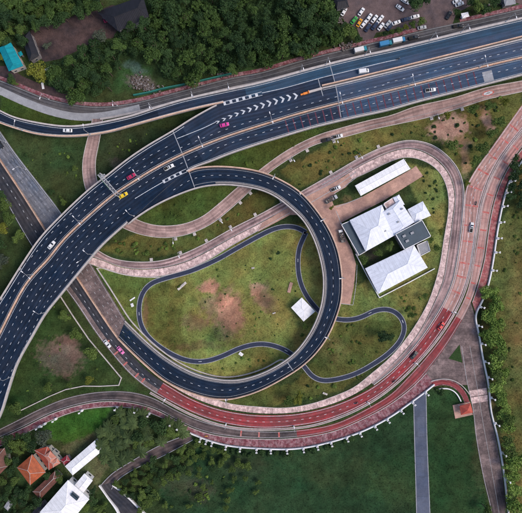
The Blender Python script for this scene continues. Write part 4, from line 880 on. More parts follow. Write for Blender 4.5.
def house(name, label, blocks, cat='building'):
    """blocks: (corner pixels, eave z, rise, ridge inset, roof material, wall material)"""
    root = empty(name, (0, 0, 0), 0, label, cat)
    for (pts, z, h_, rg, rm, wm) in blocks:
        c4 = Q(pts, z)
        if rm:
            mb = MB()
            if h_ > 0:
                r1, r2 = roof_hip(mb, c4, z, h_, rg)
                ro = mb.build('roof', MAT[rm], root)
                cp = MB(); cp.tube(r1, r2 + Vector((0, 0, .01)), .12) if (r1 - r2).length > .3 else None
                cc = [Vector((x, y, z)) for x, y in c4]
                for v_ in cc:
                    t_ = r1 if (v_ - r1).length < (v_ - r2).length else r2; cp.tube(v_, t_, .09)
                cp.build('ridge_capping', MAT['pale_concrete' if 'tile' in rm else rm], ro)
            else:
                mb.prism(c4, z - .3, z); ro = mb.build('flat_roof', MAT[rm], root)
                pm = MB(); n_ = len(c4)
                for i in range(n_):
                    a, b = Vector(c4[i]), Vector(c4[(i + 1) % n_]); m_ = (a + b) / 2; pm.box(m_.x, m_.y, z - .05, (b - a).length + .3, .3, .7, math.atan2((b - a).y, (b - a).x))
                pm.build('roof_edge', MAT['white_wall'], ro)
        if wm:
            ws = shrink(c4, .9 if h_ > 0 else .4); mb = MB(); walls(mb, ws, -.1, z - .25 if h_ <= 0 else z - .1); mb.build('wall', MAT[wm], root)
            windows(root, ws, 1.0, 2.6)
    return root
def S1(*p): return [(335 + x / 3.418, 150 + y / 3.418) for x, y in p]
def S2(*p): return [(x / 4.745, 430 + y / 4.745) for x, y in p]
def S3(*p): return [(x / 5.125, y / 5.125) for x, y in p]
house('canopy_shelter', 'long plain white flat canopy beside the loop lane', [(S1((68, 122), (235, 30), (258, 65), (88, 157)), 4.6, .25, .03, 'white_sheet_roof', None)], 'canopy')
cs = bpy.data.objects['canopy_shelter']
for i in range(6):
    for j_ in (0, 1):
        a = Vector(P(*S1((76, 126) if j_ == 0 else (92, 150))[0], 0)); b = Vector(P(*S1((232, 38) if j_ == 0 else (250, 66))[0], 0)); p = a.lerp(b, i / 5)
        mb = MB(); mb.tube((p.x, p.y, 0), (p.x, p.y, 4.5), .14); mb.build('post', MAT['lamp_metal'], cs)
house('office_building', 'large white roofed office with dark flat roofs in the middle of the compound', [
 (S1((50, 240), (160, 187), (207, 290), (105, 347)), 5.5, 2.6, .38, 'cool_sheet_roof', 'white_wall'),
 (S1((160, 214), (222, 172), (272, 247), (204, 291)), 5.9, .75, .12, 'cool_sheet_roof', 'white_wall'),
 (S1((198, 163), (219, 152), (238, 186), (215, 196)), 5.2, .4, .1, 'cool_sheet_roof', 'white_wall'),
 (S1((166, 184), (203, 160), (216, 184), (180, 207)), 4.7, 0, 0, 'pale_walk', 'white_wall'),
 (S1((248, 203), (300, 175), (328, 224), (272, 249)), 4.9, .9, .3, 'cool_sheet_roof', 'white_wall'),
 (S1((207, 288), (297, 240), (327, 295), (238, 340)), 6.6, 0, 0, 'navy_flat_roof', 'dull_wall'),
 (S1((22, 255), (50, 243), (107, 345), (82, 360)), 3.8, 0, 0, 'navy_flat_roof', 'dull_wall')])
ob_ = bpy.data.objects['office_building']
for px, py in ((377, 222), (389, 214), (398, 222), (385, 231), (402, 209)):
    p = P(px, py, 6.4); mb = MB(); mb.box(p.x, p.y, 6.6, 1.0, .7, .7, R(27)); mb.build('roof_vent', MAT['grey_concrete'], ob_)
for px, py in ((404, 236), (412, 233), (407, 241)):
    p = P(px, py, 6.9); mb = MB(); mb.box(p.x, p.y, 6.95, 1.6, 1.1, .8, R(27)); mb.build('air_unit', MAT['grey_concrete'], ob_)
house('annex_building', 'white hip roofed annex below the office and its small courtyard', [
 (S1((103, 405), (270, 325), (317, 402), (148, 492)), 5.0, 2.2, .3, 'cool_sheet_roof', 'white_wall'),
 ])
house('storage_shed', 'small grey shed at the side of the dark roofed office block', [(S1((280, 325), (315, 310), (325, 345), (292, 362)), 3.2, 0, 0, 'grey_concrete', 'dull_wall')], 'shed')
house('white_pump_house', 'small square white roofed hut inside the loop beside the flyover', [([(301.8, 297.5), (315.2, 311.5), (303.6, 321.5), (291, 307.6)], 3.8, .3, .4, 'white_sheet_roof', 'white_wall')], 'hut')
house('tiled_house', 'house with orange tiled hip roof among the trees, larger of the two orange ones', [(S2((80, 178), (152, 115), (217, 200), (143, 262)), 5.5, 2.6, .42, 'orange_tile', 'cream_wall')], 'house')
house('tiled_house', 'house with broken up red and salmon tiled roofs beside the orange hip roof', [
 (S2((163, 95), (225, 78), (288, 155), (232, 190)), 5.0, 1.3, .35, 'red_tile', 'cream_wall'), (S2((208, 122), (238, 100), (270, 130), (238, 156)), 6.4, .8, .3, 'salmon_tile', 'cream_wall'), (S2((240, 152), (272, 132), (286, 158), (252, 178)), 5.9, .4, .3, 'salmon_tile', None)], 'house')
house('crimson_shed', 'small shed with dark crimson roof beside the long white roof', [(S2((285, 143), (318, 118), (337, 147), (305, 168)), 3.5, .7, .3, 'crimson_tile', 'dull_wall')], 'shed')
house('long_white_shed', 'long narrow white roofed shed beside the bright green lawn', [(S2((308, 172), (455, 45), (490, 95), (345, 215)), 4.5, .8, .12, 'white_sheet_roof', 'white_wall')], 'shed')
house('white_warehouse', 'big white roofed warehouse with a skylight at the bottom of the picture', [
 (S2((188, 390), (322, 237), (424, 328), (300, 480)), 6.5, 1.9, .42, 'white_sheet_roof', 'white_wall'), (S2((345, 272), (400, 206), (440, 240), (392, 302)), 5.2, .5, .1, 'white_sheet_roof', 'white_wall')], 'warehouse')
wh = bpy.data.objects['white_warehouse']; mb = MB(); p = P(*S2((352, 318))[0], 8.0); mb.box(p.x, p.y, 7.75, 4.2, 1.0, .9, R(-40)); mb.box(p.x + .6, p.y + .9, 7.6, 4.2, .5, .7, R(-40)); sk = mb.build('skylight', MAT['window_glass'], wh)
house('brown_roofed_shed', 'long low shed with dull brown tiles between the orange roof and the warehouse', [(S2((155, 292), (262, 192), (292, 222), (190, 330)), 3.8, .9, .2, 'brown_tile', 'dull_wall')], 'shed')
house('brown_roofed_shed', 'lean dark shed with a white beam against the warehouse corner', [(S2((145, 400), (200, 335), (225, 360), (180, 420)), 3.5, .5, .2, 'dark_roof', 'dull_wall')], 'shed')
house('red_roofed_house', 'dull red brown roofed house cut by the edge of the picture', [(S2((-60, 110), (22, 84), (38, 170), (-40, 250)), 5.0, 1.5, .3, 'brown_tile', 'cream_wall')], 'house')
house('grey_roofed_hut', 'tiny pale grey roofed hut half hidden in trees at the lower corner', [(S2((18, 365), (40, 330), (62, 350), (38, 385)), 3.2, .5, .2, 'grey_concrete', 'dull_wall')], 'hut')
house('teal_roofed_house', 'house with bright teal sheet metal roof beside the forest', [(S3((-8, 245), (56, 218), (119, 337), (45, 365)), 5.5, 1.6, .12, 'teal_roof', 'cream_wall'), (S3((90, 270), (108, 262), (118, 280), (102, 290)), 3.4, .3, .2, 'teal_roof', 'dull_wall')], 'house')
house('dark_roofed_house', 'house with long charcoal roof next to the dirt yard', [(S3((110, 190), (152, 158), (200, 285), (150, 315)), 5.0, 1.4, .15, 'dark_roof', 'dull_wall')], 'house')
house('dark_roofed_warehouse', 'big blackish roofed warehouse at the top between the trees', [([(97, 12), (108, -8), (150, -8), (149, 16), (117, 30)][0:1] + [(104, -12), (150, -10), (117, 31)][0:0] + [(143, -4), (149, 17), (118, 31)], 6.5, 1.4, .2, 'dark_roof', 'dull_wall')], 'warehouse')
house('guard_hut', 'small square pale roofed hut beside the car park exit', [([(461, 13.5), (468, 12), (469.5, 16.5), (462.5, 18.3)], 3.0, .3, .4, 'white_sheet_roof', 'white_wall')], 'hut')
house('roadside_shop', 'cluttered dark roofed shop beside the car park at the top edge', [([(333, -3), (346, -5), (349, 7), (337, 9)], 4.0, .6, .2, 'dark_roof', 'dull_wall')], 'shop')
house('pale_roofed_shop', 'pale roofed shed at the top edge above the service road', [([(503, -4), (514, -6), (516, 4), (505, 6)], 4.0, .4, .2, 'grey_concrete', 'dull_wall')], 'shop')
# pavilion by the crossing
pv = empty('garden_pavilion', P(461.5, 412, 0), 0, 'small red pyramid roofed pavilion on a pink square terrace', 'pavilion'); o0 = pv.location
def rel(px, py, z=0): p = P(px, py, z); return (p.x - o0.x, p.y - o0.y)
mb = MB(); mb.prism([rel(452.5, 405), rel(470, 401.5), rel(472.8, 414.5), rel(455, 418.5)], 0, .25); mb.build('terrace', MAT['tan_paving'], pv)
cq = [rel(459.5, 406, 3), rel(470.5, 403, 3), rel(473, 412.5, 3), rel(461, 415, 3)]
mb = MB(); roof_hip(mb, cq, 3.0, 1.9, .49); mb.build('roof', MAT['pavilion_tile'], pv)
for x, y_ in shrink(cq, .7): mb = MB(); mb.tube((x, y_, .2), (x, y_, 3.0), .14); mb.build('post', MAT['white_wall'], pv)
# curved red walk with balustrade
cw = path([(432, 384.5), (440, 382), (452, 383.5), (460, 389), (465, 396), (467.5, 404)], 2.7)
mb = MB(); cw.strip(mb, ('L', 0), ('R', 0), dz=nl()); mask_road(cw); co = mb.build('curved_walk', MAT['red_tile_walk'], kind='structure')
mb = MB(); cw.strip(mb, ('L', .35), ('R', .35), dz=nl()); mb.build('red_surface', MAT['faded_red_paint' if 0 else 'red_paint'], co)
strip_wall('balustrade', [(436, 389.5), (444, 387.5), (453, 389.5), (458, 395), (460.5, 401)], .5, .9, 'white_wall', 'curved white balustrade on the inner side of the red curved walk', 'balustrade')
strip_wall('balustrade', [(431, 381), (440, 378.6), (453, 379.8), (463, 386), (469, 394)], .35, .6, 'pale_concrete', 'curved pale kerb on the outer side of the red curved walk', 'balustrade')
# green sheet fence and scrap along the forest edge
strip_wall('sheet_fence', [(134, 96), (150, 93), (165, 89), (178, 86.5), (195, 83), (212, 79), (232, 74.5)], .6, 1.8, 'green_sheet', 'low green sheet metal fence below the forest', 'fence')
rs = random.Random(3)
for i, (cx, cy, rx, ry, n_, lb) in enumerate(((139, 82, 10, 7, 110, 'heap of white rubbish and planks in the clearing'), (150, 88, 11, 4, 70, 'heap of pale rubbish just above the green fence'), (222, 75, 9, 3, 50, 'heap of white scrap beside the fence'), (194, 82, 8, 3, 40, 'small heap of grey scrap between forest and road'), (346, 46, 10, 3, 34, 'scattered pale rubbish at the forest corner near the parked trucks'), (340, 20, 4, 6, 26, 'rubbish strewn beside the car park'), (70, 14, 3, 3, 16, 'blue and white scrap at the yard edge'), (500, 3, 7, 2, 24, 'cluttered pale scrap along the top road edge'))):
    mb = MB(); c0 = P(cx, cy)
    for k in range(n_):
        mb.box(rs.gauss(0, rx * .22), rs.gauss(0, ry * .25), .3 + rs.random() * .4, .3 + rs.random() * 1.1, .3 + rs.random() * .7, .3 + rs.random() * .5, rs.random() * 3)
    o = mb.build('rubbish_heap', MAT['scrap']); o.location = (c0.x, c0.y, 0); tag(o, lb, 'rubbish', kind='stuff')
for (px, py, sx, sy, ang, mt_, lb) in ((182, 286, 5.5, 1.2, 42, 'slab_grey', 'long pale concrete slab lying on the round lawn near the path'), (290, 287.5, 1.6, 5.2, -15, 'tan_paving', 'pinkish concrete slab on the lawn above the white hut'), (132.5, 299, 3.0, .7, 35, 'white_wall', 'thin white board on the grass beside the path'), (132.3, 305, 1.3, 1.8, 20, 'white_wall', 'small white block on the grass below the thin board'), (241, 354, 2.2, 1.6, -35, 'white_wall', 'small white block on the grass below the wavy path'), (253, 268, 1.5, .8, 10, 'slab_grey', 'little pale slab at the upper middle of the round lawn'), (43, 86, 1.1, 3.2, 10, 'white_wall', 'white board standing by the road near the yellow tree'), (48, 69, 4, 1, 30, 'white_wall', 'white beam beside the dirt yard'), (274, 313, 1.6, .6, 20, 'slab_grey', 'tiny pale slab left of the white hut'), (325, 393.5, 2.4, .9, -20, 'slab_grey', 'pale slab by the bushes above the red road')):
    mb = MB(); mb.box(0, 0, .2, sx, sy, .45); mb.box(sx * .12, -sy * .1, .5, sx * .5, sy * .5, .2, .1); o = mb.build('concrete_slab', MAT[mt_], bevel=.04); c0 = P(px, py); o.location = c0; o.rotation_euler = (0, 0, R(ang)); tag(o, lb, 'slab')

# ================================================================ VEHICLES
PAINT = {}
def paintmat(nm, col):
    if nm not in PAINT: PAINT[nm] = surf('paint_' + nm, col, rough=.35, vary=.04, spec=.5)
    return PAINT[nm]
for nm, col in dict(white=(.72, .73, .75), silver=(.4, .42, .45), black=(.018, .02, .026), navy=(.02, .035, .08), magenta=(.62, .05, .30), pink=(.72, .18, .45), crimson=(.42, .02, .09), red=(.62, .03, .03), yellow=(.72, .50, .02), amber=(.65, .30, .02), green=(.04, .30, .05), blue=(.04, .22, .45), teal=(.03, .25, .33), grey=(.16, .17, .18)).items(): paintmat(nm, col)
def loft(mb, secs):
    """secs: list of (x, half width, z0, z1) along the vehicle"""
    vs = []; fs = []
    for x, hw, z0, z1 in secs:
        ch_ = min(.12, hw * .3)
        vs += [(x, -hw, z0), (x, -hw, z1 - ch_), (x, -hw + ch_, z1), (x, hw - ch_, z1), (x, hw, z1 - ch_), (x, hw, z0)]
    for i in range(len(secs) - 1):
        for k in range(6):
            m = (k + 1) % 6; fs.append((6 * i + k, 6 * i + m, 6 * (i + 1) + m, 6 * (i + 1) + k)[::-1])
    fs.append(tuple(range(6))); e_ = 6 * (len(secs) - 1); fs.append(tuple(range(e_ + 5, e_ - 1, -1)))
    mb.add(vs, fs)
def veh_proto(kind):
    root = empty({'sedan': 'car', 'pickup': 'pickup_truck', 'van': 'van', 'truck': 'truck', 'flatbed': 'truck', 'motorbike': 'motorbike'}[kind])
    W_ = MAT; body = PAINT['white']
    if kind == 'motorbike':
        mb = MB(); loft(mb, [(-.9, .12, .5, .75), (-.2, .2, .35, .85), (.4, .16, .5, .95), (.8, .1, .6, .9)]); mb.build('body', PAINT['black'], root)
        mb = MB(); mb.tube((.6, -.38, 1.05), (.6, .38, 1.05), .04); mb.build('handlebar', W_['lamp_metal'], root)
        for x in (-.65, .75): mb = MB(); mb.tube((x, -.06, .3), (x, .06, .3), .3, n=14); mb.build('wheel', W_['tyre'], root)
        return root
    if kind in ('sedan', 'pickup'):
        Ln = 4.5 if kind == 'sedan' else 5.2; h = Ln / 2
        mb = MB(); loft(mb, [(-h, .66, .35, .82), (-h + .25, .84, .28, .95), (-h + 1.3, .88, .25, .98), (.6, .88, .25, .98), (h - .9, .86, .25, .88), (h - .25, .80, .3, .74), (h, .60, .38, .6)]); mb.build('body', body, root)
        x0, x1 = ((-1.75, 1.05) if kind == 'sedan' else (-.4, 1.3))
        mb = MB(); loft(mb, [(x0, .70, .9, 1.0), (x0 + .55, .66, .9, 1.38), (x1 - .75, .66, .9, 1.38), (x1, .72, .9, 1.0)]); mb.build('windows', W_['glass'], root)
        mb = MB(); loft(mb, [(x0 + .5, .62, 1.33, 1.42), (x0 + .7, .64, 1.33, 1.47), (x1 - .9, .64, 1.33, 1.47), (x1 - .7, .62, 1.33, 1.42)]); mb.build('roof', body, root)
        if kind == 'pickup': mb = MB(); mb.box(-1.5, 0, .97, 1.9, 1.4, .06); mb.build('load_bed', W_['tyre'], root)
        for sd_ in (-1, 1): mb = MB(); mb.box(h - .16, .58 * sd_, .64, .24, .3, .14); mb.build('headlight', W_['lamp_head'], root)
        wx = (-h + .85, h - .85)
    elif kind == 'van':
        h = 2.5; mb = MB(); loft(mb, [(-h, .86, .3, 1.9), (-h + .2, .92, .28, 2.0), (h - 1.5, .92, .28, 2.0), (h - .75, .88, .28, 1.3), (h - .15, .84, .3, 1.0), (h, .7, .35, .8)]); mb.build('body', body, root)
        mb = MB(); loft(mb, [(h - 1.35, .8, 1.3, 1.93), (h - .8, .78, 1.1, 1.45)]); mb.build('windscreen', W_['glass'], root)
        mb = MB(); mb.box(-h - .01, 0, 1.5, .04, 1.4, .6); mb.build('rear_window', W_['glass'], root); wx = (-h + .9, h - .9)
    else:
        h = 3.3; mb = MB(); loft(mb, [(h - 1.5, 1.0, .5, 2.1), (h - .3, 1.0, .5, 2.1), (h, .95, .5, 1.4)]); mb.build('cab', PAINT['white'], root)
        mb = MB(); mb.box(h - .12, 0, 1.7, .3, 1.7, .55); mb.build('windscreen', W_['glass'], root)
        mb = MB()
        if kind == 'truck': mb.box(-.9, 0, 1.75, 4.7, 2.15, 2.2); mb.build('cargo_box', PAINT['white'], root, bevel=.05)
        else:
            mb.box(-.9, 0, 1.05, 4.9, 2.1, .2)
            for sd_ in (-1, 1): mb.box(-.9, 1.02 * sd_, 1.4, 4.9, .08, .6)
            mb.build('cargo_bed', PAINT['grey'], root); m2 = MB()
            for k in range(4): m2.box(-2.6 + k * 1.1, .15 * (-1) ** k, 1.6, .9, 1.5, .8, .1 * k)
            m2.build('load', MAT['scrap'], root)
        mb = MB(); mb.box(-.3, 0, .6, 6, .9, .3); mb.build('chassis', W_['tyre'], root); wx = (-h + .9, h - .9)
    wy = .8 if kind not in ('truck', 'flatbed') else .92; wr_ = .32 if kind not in ('truck', 'flatbed') else .45
    for x in wx:
        for s_ in (-1, 1):
            mb = MB(); mb.tube((x, s_ * (wy - .1), wr_), (x, s_ * (wy + .1), wr_), wr_, n=14); mb.build('wheel', W_['tyre'], root)
    return root
protoV = {}
def veh(kind, px, py, ang, col, label, group=None, z=0, col2=None):
    if kind not in protoV: o = protoV[kind] = veh_proto(kind); 
    else: o = copy_tree(protoV[kind])
    for ch_ in o.children:
        st = ch_.name.split('.')[0]
        if st in ('body', 'roof', 'cargo_box') or (st == 'cab'):
            ch_.material_slots[0].link = 'OBJECT'; ch_.material_slots[0].material = PAINT[col2 if (st == 'cab' and col2) else col]
    o.location = P(px, py, z + .02); o.location.z = z + .07 if z < 1 else z + .02
    o.rotation_euler = (0, 0, R(ang)); tag(o, label, {'sedan': 'car', 'pickup': 'pickup', 'van': 'van', 'truck': 'truck', 'flatbed': 'truck', 'motorbike': 'motorbike'}[kind], group)
    return o
zb = float(np.interp(rB.s_at(68, 131), rB.s, rB.z))
veh('sedan', 68, 130.8, 178, 'white', 'white car on the narrow slip road above the grass', 'cars driving', zb)
veh('sedan', 52, 245, 50, 'white', 'white car on the outer lanes of the expressway bend', 'cars driving', ZA)
veh('sedan', 123.7, 195.4, 30, 'yellow', 'yellow taxi on the expressway below the gantry', 'cars driving', ZA)
veh('sedan', 131.5, 176.5, 30, 'crimson', 'crimson taxi on the expressway beside the median', 'cars driving', ZA)
veh('pickup', 169, 167.5, 26, 'white', 'white pickup on the expressway just before the loop exit', 'cars driving', ZA)
veh('sedan', 224.5, 125.2, 14, 'magenta', 'magenta taxi on the expressway below the chevrons', 'cars driving', ZA)
veh('van', 363.4, 71.7, 8, 'white', 'white van on the blue grey slip road', 'cars driving', ZA)
veh('pickup', 430, 90.5, 8, 'white', 'white pickup on the red barred lanes of the expressway', 'cars driving', ZA)
veh('motorbike', 398, 59.3, 15, 'black', 'dark motorbike at the end of the white line on the slip road', None, ZA)
veh('truck', 360, 51, 14, 'white', 'white box truck with teal cab on the service road', 'trucks on the service road', 0, 'teal')
veh('truck', 385, 45, 12, 'blue', 'bright blue box truck on the service road', 'trucks on the service road', 0, 'teal')
veh('truck', 398, 41.7, 12, 'white', 'white box truck with blue cab behind the blue truck', 'trucks on the service road', 0, 'blue')
veh('pickup', 413.2, 38.2, 12, 'black', 'black pickup ahead of the trucks on the service road', 'cars driving')
veh('pickup', 457.5, 26.8, 5, 'black', 'black pickup at the car park exit onto the service road', 'cars driving')
veh('pickup', 326.5, 140.2, 14, 'black', 'black pickup with pale load parked on the pink ramp edge', 'cars parked on the ramp edge')
veh('pickup', 337.5, 136.8, 14, 'white', 'white pickup parked on the pink ramp edge', 'cars parked on the ramp edge')
veh('pickup', 335.5, 188.8, 22, 'white', 'white pickup on the forecourt road junction')
veh('flatbed', 331, 199.5, 28, 'silver', 'long grey flatbed truck parked on the forecourt', 'trucks on the forecourt', 0, 'silver')
veh('flatbed', 341.2, 236, 104, 'silver', 'loaded truck parked against the dark roofed office', 'trucks on the forecourt', 0, 'white')
veh('sedan', 440.7, 326, 52, 'red', 'bright red car on the red road surface', 'cars driving')
veh('sedan', 413.6, 355, 48, 'black', 'black car on the red road surface', 'cars driving')
veh('pickup', 471, 227.6, 80, 'white', 'white pickup on the red barred carriageway', 'cars driving')
veh('motorbike', 475.7, 203.5, 75, 'black', 'motorbike on the barred carriageway above the white pickup')
veh('motorbike', 356, 402.8, 25, 'black', 'motorbike on the red road near the bottom of the bend')
veh('motorbike', 393.8, 381, 40, 'black', 'motorbike on the red road below the black car')
veh('sedan', 107.7, 343.6, -50, 'white', 'white car at the edge of the dark carriageway beside the pink taxi', 'cars driving')
veh('sedan', 121, 350, -48, 'pink', 'pink taxi on the dark carriageway next to the loop ramp', 'cars driving')
veh('sedan', 1, 145, -58, 'black', 'black car at the top of the grey concrete carriageway', 'cars driving')
veh('motorbike', 206.8, 435.5, 0, 'amber', 'amber motor tricycle on the pavement by the side road')
veh('sedan', 108.5, 20.5, 20, 'crimson', 'crimson car parked in the dirt yard by the dark warehouse')
pk = [(343.6, 12.5, 60, 'white', 'white car alone at the far side of the car park'), (361, 12.5, 55, 'white', 'white car nearest the dirt patch in the car park'), (353.7, 21, 50, 'green', 'green car half under the tree in the car park'), (359, 23.4, 60, 'amber', 'amber taxi in the car park beside the green car'),
 (368.7, 18.2, 55, 'white', 'first white car in the slanted upper row of the car park'), (374.2, 19.5, 52, 'white', 'second white car in the slanted upper row of the car park'), (380, 19.7, 50, 'white', 'third white car in the slanted upper row of the car park'),
 (363.3, 24.9, 50, 'white', 'white car beside the amber taxi in the lower row'), (367.5, 28.4, 55, 'navy', 'navy car at the tip of the lower row'), (374.4, 26.8, 52, 'navy', 'navy car in the middle of the lower row'), (380.6, 27.2, 52, 'white', 'white car next to the navy cars in the lower row'), (387.3, 24.9, 50, 'silver', 'silver car closing the lower row of the car park'),
 (395.9, 23.4, 20, 'white', 'white car parked lengthwise beside the hedge'), (405.5, 20, 15, 'navy', 'navy car parked lengthwise between two white ones'), (414.7, 17.4, 15, 'white', 'white van-like car parked lengthwise at the hedge end'), (399.7, 8.6, -35, 'white', 'white car turning alone in the open car park'), (405, 1.9, -30, 'white', 'white car at the top edge of the car park'),
 (421.5, 28.3, 10, 'silver', 'silver car just off the service road by the hedge'), (459, 4.9, 20, 'white', 'white car by the trees near the guard hut'), (456.5, 2, 20, 'white', 'second white car by the trees near the guard hut'), (448.3, 16, 60, 'black', 'black car beside the guard hut trees'), (389.5, 27.5, 50, 'navy', 'navy car against the hedge behind the silver car')]
for px, py, a_, c_, lb in pk: veh('sedan', px, py, a_, c_, lb, 'cars in the car park')

# ================================================================ VEGETATION
def tint_attr(me, vals):
    at_ = me.attributes.new('tint', 'FLOAT', 'FACE'); at_.data.foreach_set('value', np.array(vals, np.float32))
def crown_mesh(seed, nlobe, per, leaf, flat=.75, mats='leaf_dark', spread=.62, lobe_r=(.3, .48)):
    rg = np.random.RandomState(seed); vs = []; fs = []; tn = []
    for L_ in range(nlobe):
        a = rg.rand() * 6.283; rr = spread * math.sqrt(rg.rand()) if L_ else 0; lr = rg.uniform(*lobe_r)
        c = np.array([rr * math.cos(a), rr * math.sin(a), flat * (1 - rr ** 2) * .62 + rg.uniform(-.16, .12)])
        tl = rg.rand()
        for k in range(per):
            d_ = rg.normal(size=3); d_ /= np.linalg.norm(d_); 
            if d_[2] < -.35: d_[2] *= -1
            rad = lr * (1 - .35 * rg.rand() ** 2); p = c + d_ * rad * np.array([1, 1, .8])
            n_ = d_ + rg.normal(size=3) * .55; n_ /= np.linalg.norm(n_); t_ = np.cross(n_, rg.normal(size=3)); t_ /= np.linalg.norm(t_); b_ = np.cross(n_, t_)
            s_ = leaf * rg.uniform(.6, 1.3); w_ = s_ * rg.uniform(.45, .8)
            i = len(vs); vs += [tuple(p - t_ * s_), tuple(p + b_ * w_), tuple(p + t_ * s_), tuple(p - b_ * w_)]; fs.append((i, i + 1, i + 2, i + 3)); tn.append(min(1, max(0, tl * .75 + rg.rand() * .35)))
    me = bpy.data.meshes.new('crown'); me.from_pydata(vs, [], fs); tint_attr(me, tn); me.materials.append(MAT[mats]); return me
def palm_mesh(seed, nf=11):
    rg = np.random.RandomState(seed); vs = []; fs = []; tn = []
    for f in range(nf):
        a = 6.283 * f / nf + rg.uniform(-.2, .2); up = rg.uniform(.1, .7); Lf = rg.uniform(.85, 1.1); tt = rg.rand(); prev = None
        for k in range(11):
            u_ = k / 10; x = Lf * u_; z = up * u_ - .95 * u_ * u_; c = np.array([x * math.cos(a), x * math.sin(a), z]); side = np.array([-math.sin(a), math.cos(a), 0])
            if 0 < k:
                ll = .26 * (1 - (2 * u_ - 1) ** 2 * .75); fw = np.array([math.cos(a), math.sin(a), -.3]) * .12
                for s_ in (-1, 1):
                    for m_ in (0, .06, .12):
                        c2 = c + fw * m_ * 4; i = len(vs); vs += [tuple(c2), tuple(c2 + side * s_ * ll + fw + np.array([0, 0, -.08])), tuple(c2 + fw * .8)]; fs.append((i, i + 1, i + 2)); tn.append(tt * .6 + rg.rand() * .4)
                i = len(vs); sd_ = side * .02; vs += [tuple(prev - sd_), tuple(prev + sd_), tuple(c + sd_), tuple(c - sd_)]; fs.append((i, i + 1, i + 2, i + 3)); tn.append(.2)
            prev = c
    me = bpy.data.meshes.new('fronds'); me.from_pydata(vs, [], fs); tint_attr(me, tn); me.materials.append(MAT['leaf_palm']); return me
def trunk_mesh(seed, palm=False):
    rg = random.Random(seed); mb = MB()
    if palm: mb.tube((0, 0, 0), (.03, .02, 1), .035, .022, 8)
    else:
        mb.tube((0, 0, 0), (.02, 0, .5), .06, .045, 8); mb.tube((.02, 0, .5), (0, .02, .85), .045, .02, 7)
        for k in range(5):
            a = k * 1.26 + rg.random() * .5; mb.tube((.01, 0, .38 + .08 * k), (.32 * math.cos(a), .32 * math.sin(a), .72 + .03 * k), .028, .01, 6)
    me = bpy.data.meshes.new('trunk'); me.from_pydata(mb.v, [], mb.f); me.materials.append(MAT['bark']); return me
CR = {}
for mt_ in ('leaf_dark', 'leaf_wood', 'leaf_bright', 'leaf_mid', 'leaf_yellow', 'leaf_grey'):
    CR[mt_] = [crown_mesh(11 + i * 7, (13, 22, 17, 26, 20)[i], (110, 75, 90, 66, 80)[i], .082, mats=mt_, spread=(.62, .82, .72, .9, .78)[i], lobe_r=((.26, .46), (.15, .36), (.2, .42), (.13, .32), (.16, .4))[i]) for i in range(5)]
    CR[mt_ + '_small'] = [crown_mesh(51 + i * 7, 7, 60, .16, mats=mt_, spread=.5, lobe_r=(.35, .5)) for i in range(3)]
PF = [palm_mesh(3), palm_mesh(9), palm_mesh(17)]; TK = [trunk_mesh(1), trunk_mesh(2)]; TP = trunk_mesh(1, True)
def tree(px, py, rpx, kind='leaf_dark', label='', group=None, hgt=None, cat='tree'):
    r_ = rpx * MPP; hh = hgt or (r_ * 1.5 + 1.5 + rnd.random())
    p = P(px, py, hh * .75); palm = kind == 'palm'
    root = empty('palm_tree' if palm else 'tree', (p.x, p.y, 0), rnd.random() * 6.28, label, cat, group)
    t = bpy.data.objects.new('trunk', TP if palm else rnd.choice(TK)); link(t, root)
    c = bpy.data.objects.new('fronds' if palm else 'crown', rnd.choice(PF) if palm else rnd.choice(CR[kind] if (group and 'forest' in group) else CR[kind][:3:2] + CR[kind][:1])); link(c, root)
    if palm: t.scale = (6, 6, hh * .92); c.scale = (r_, r_, r_ * .7); c.location = (.1, .1, hh * .92)
    else:
        t.scale = (r_, r_, hh); zc = hh - r_ * .85 ; c.location = (0, 0, max(r_ * .25, zc)); c.scale = (r_ * rnd.uniform(.85, 1.2), r_ * rnd.uniform(.85, 1.2), r_ * rnd.uniform(.75, 1.05))
    return root
def bush(px, py, rpx, kind='leaf_mid', label='', group=None):
    r_ = rpx * MPP; p = P(px, py, r_ * .5); o = bpy.data.objects.new('bush', rnd.choice(CR[kind + '_small'])); link(o); o.location = (p.x, p.y, .05); o.rotation_euler = (0, 0, rnd.random() * 6.28)
    o.scale = (r_, r_, r_ * .9); tag(o, label, 'bush', group); return o
def inpoly(x, y, poly): return bool(blob_poly(np.array([x]), np.array([y]), poly)[0])
def poisson(poly, d, rg, maxn=400, avoid=()):
    xs = [p[0] for p in poly]; ys = [p[1] for p in poly]; out = []; t = 0
    while t < maxn * 40 and len(out) < maxn:
        t += 1; x = rg.uniform(min(xs), max(xs)); y_ = rg.uniform(min(ys), max(ys))
        if inpoly(x, y_, poly) and all((x - a) ** 2 + (y_ - b) ** 2 > d * d for a, b in out) and not any(inpoly(x, y_, q_) for q_ in avoid): out.append((x, y_))
    return out
rg = random.Random(21)
F1 = [(-8, -8), (104, -8), (97, 10), (75, 14), (60, 19), (45, 24), (33, 30), (24, 38), (12, 44), (6, 48), (-8, 46)]
F2 = [(49, 68), (62, 62), (80, 53), (95, 44), (114, 41), (120, 32), (133, 24), (150, 18), (152, -8), (333, -8), (332, 12), (338, 30), (346, 40), (334, 46), (300, 55), (262, 67), (230, 72), (190, 80), (176, 83), (164, 78), (158, 66), (146, 57), (124, 56), (114, 72), (106, 90), (96, 94), (78, 98), (62, 94), (52, 84)]
n_t = 0
def band_labels(pts, ys, names, where):
    """a label for each point: its place, counted along a band of the group"""
    out = {}
    for b_ in range(len(names)):
        lo = ys[b_ - 1] if b_ else -1e9; hi = ys[b_] if b_ < len(ys) else 1e9
        sel = sorted([p for p in pts if lo <= p[1] < hi])
        for k_, p in enumerate(sel): out[p] = ORD[k_] + ' ' + names[b_] + ' ' + where
    return out
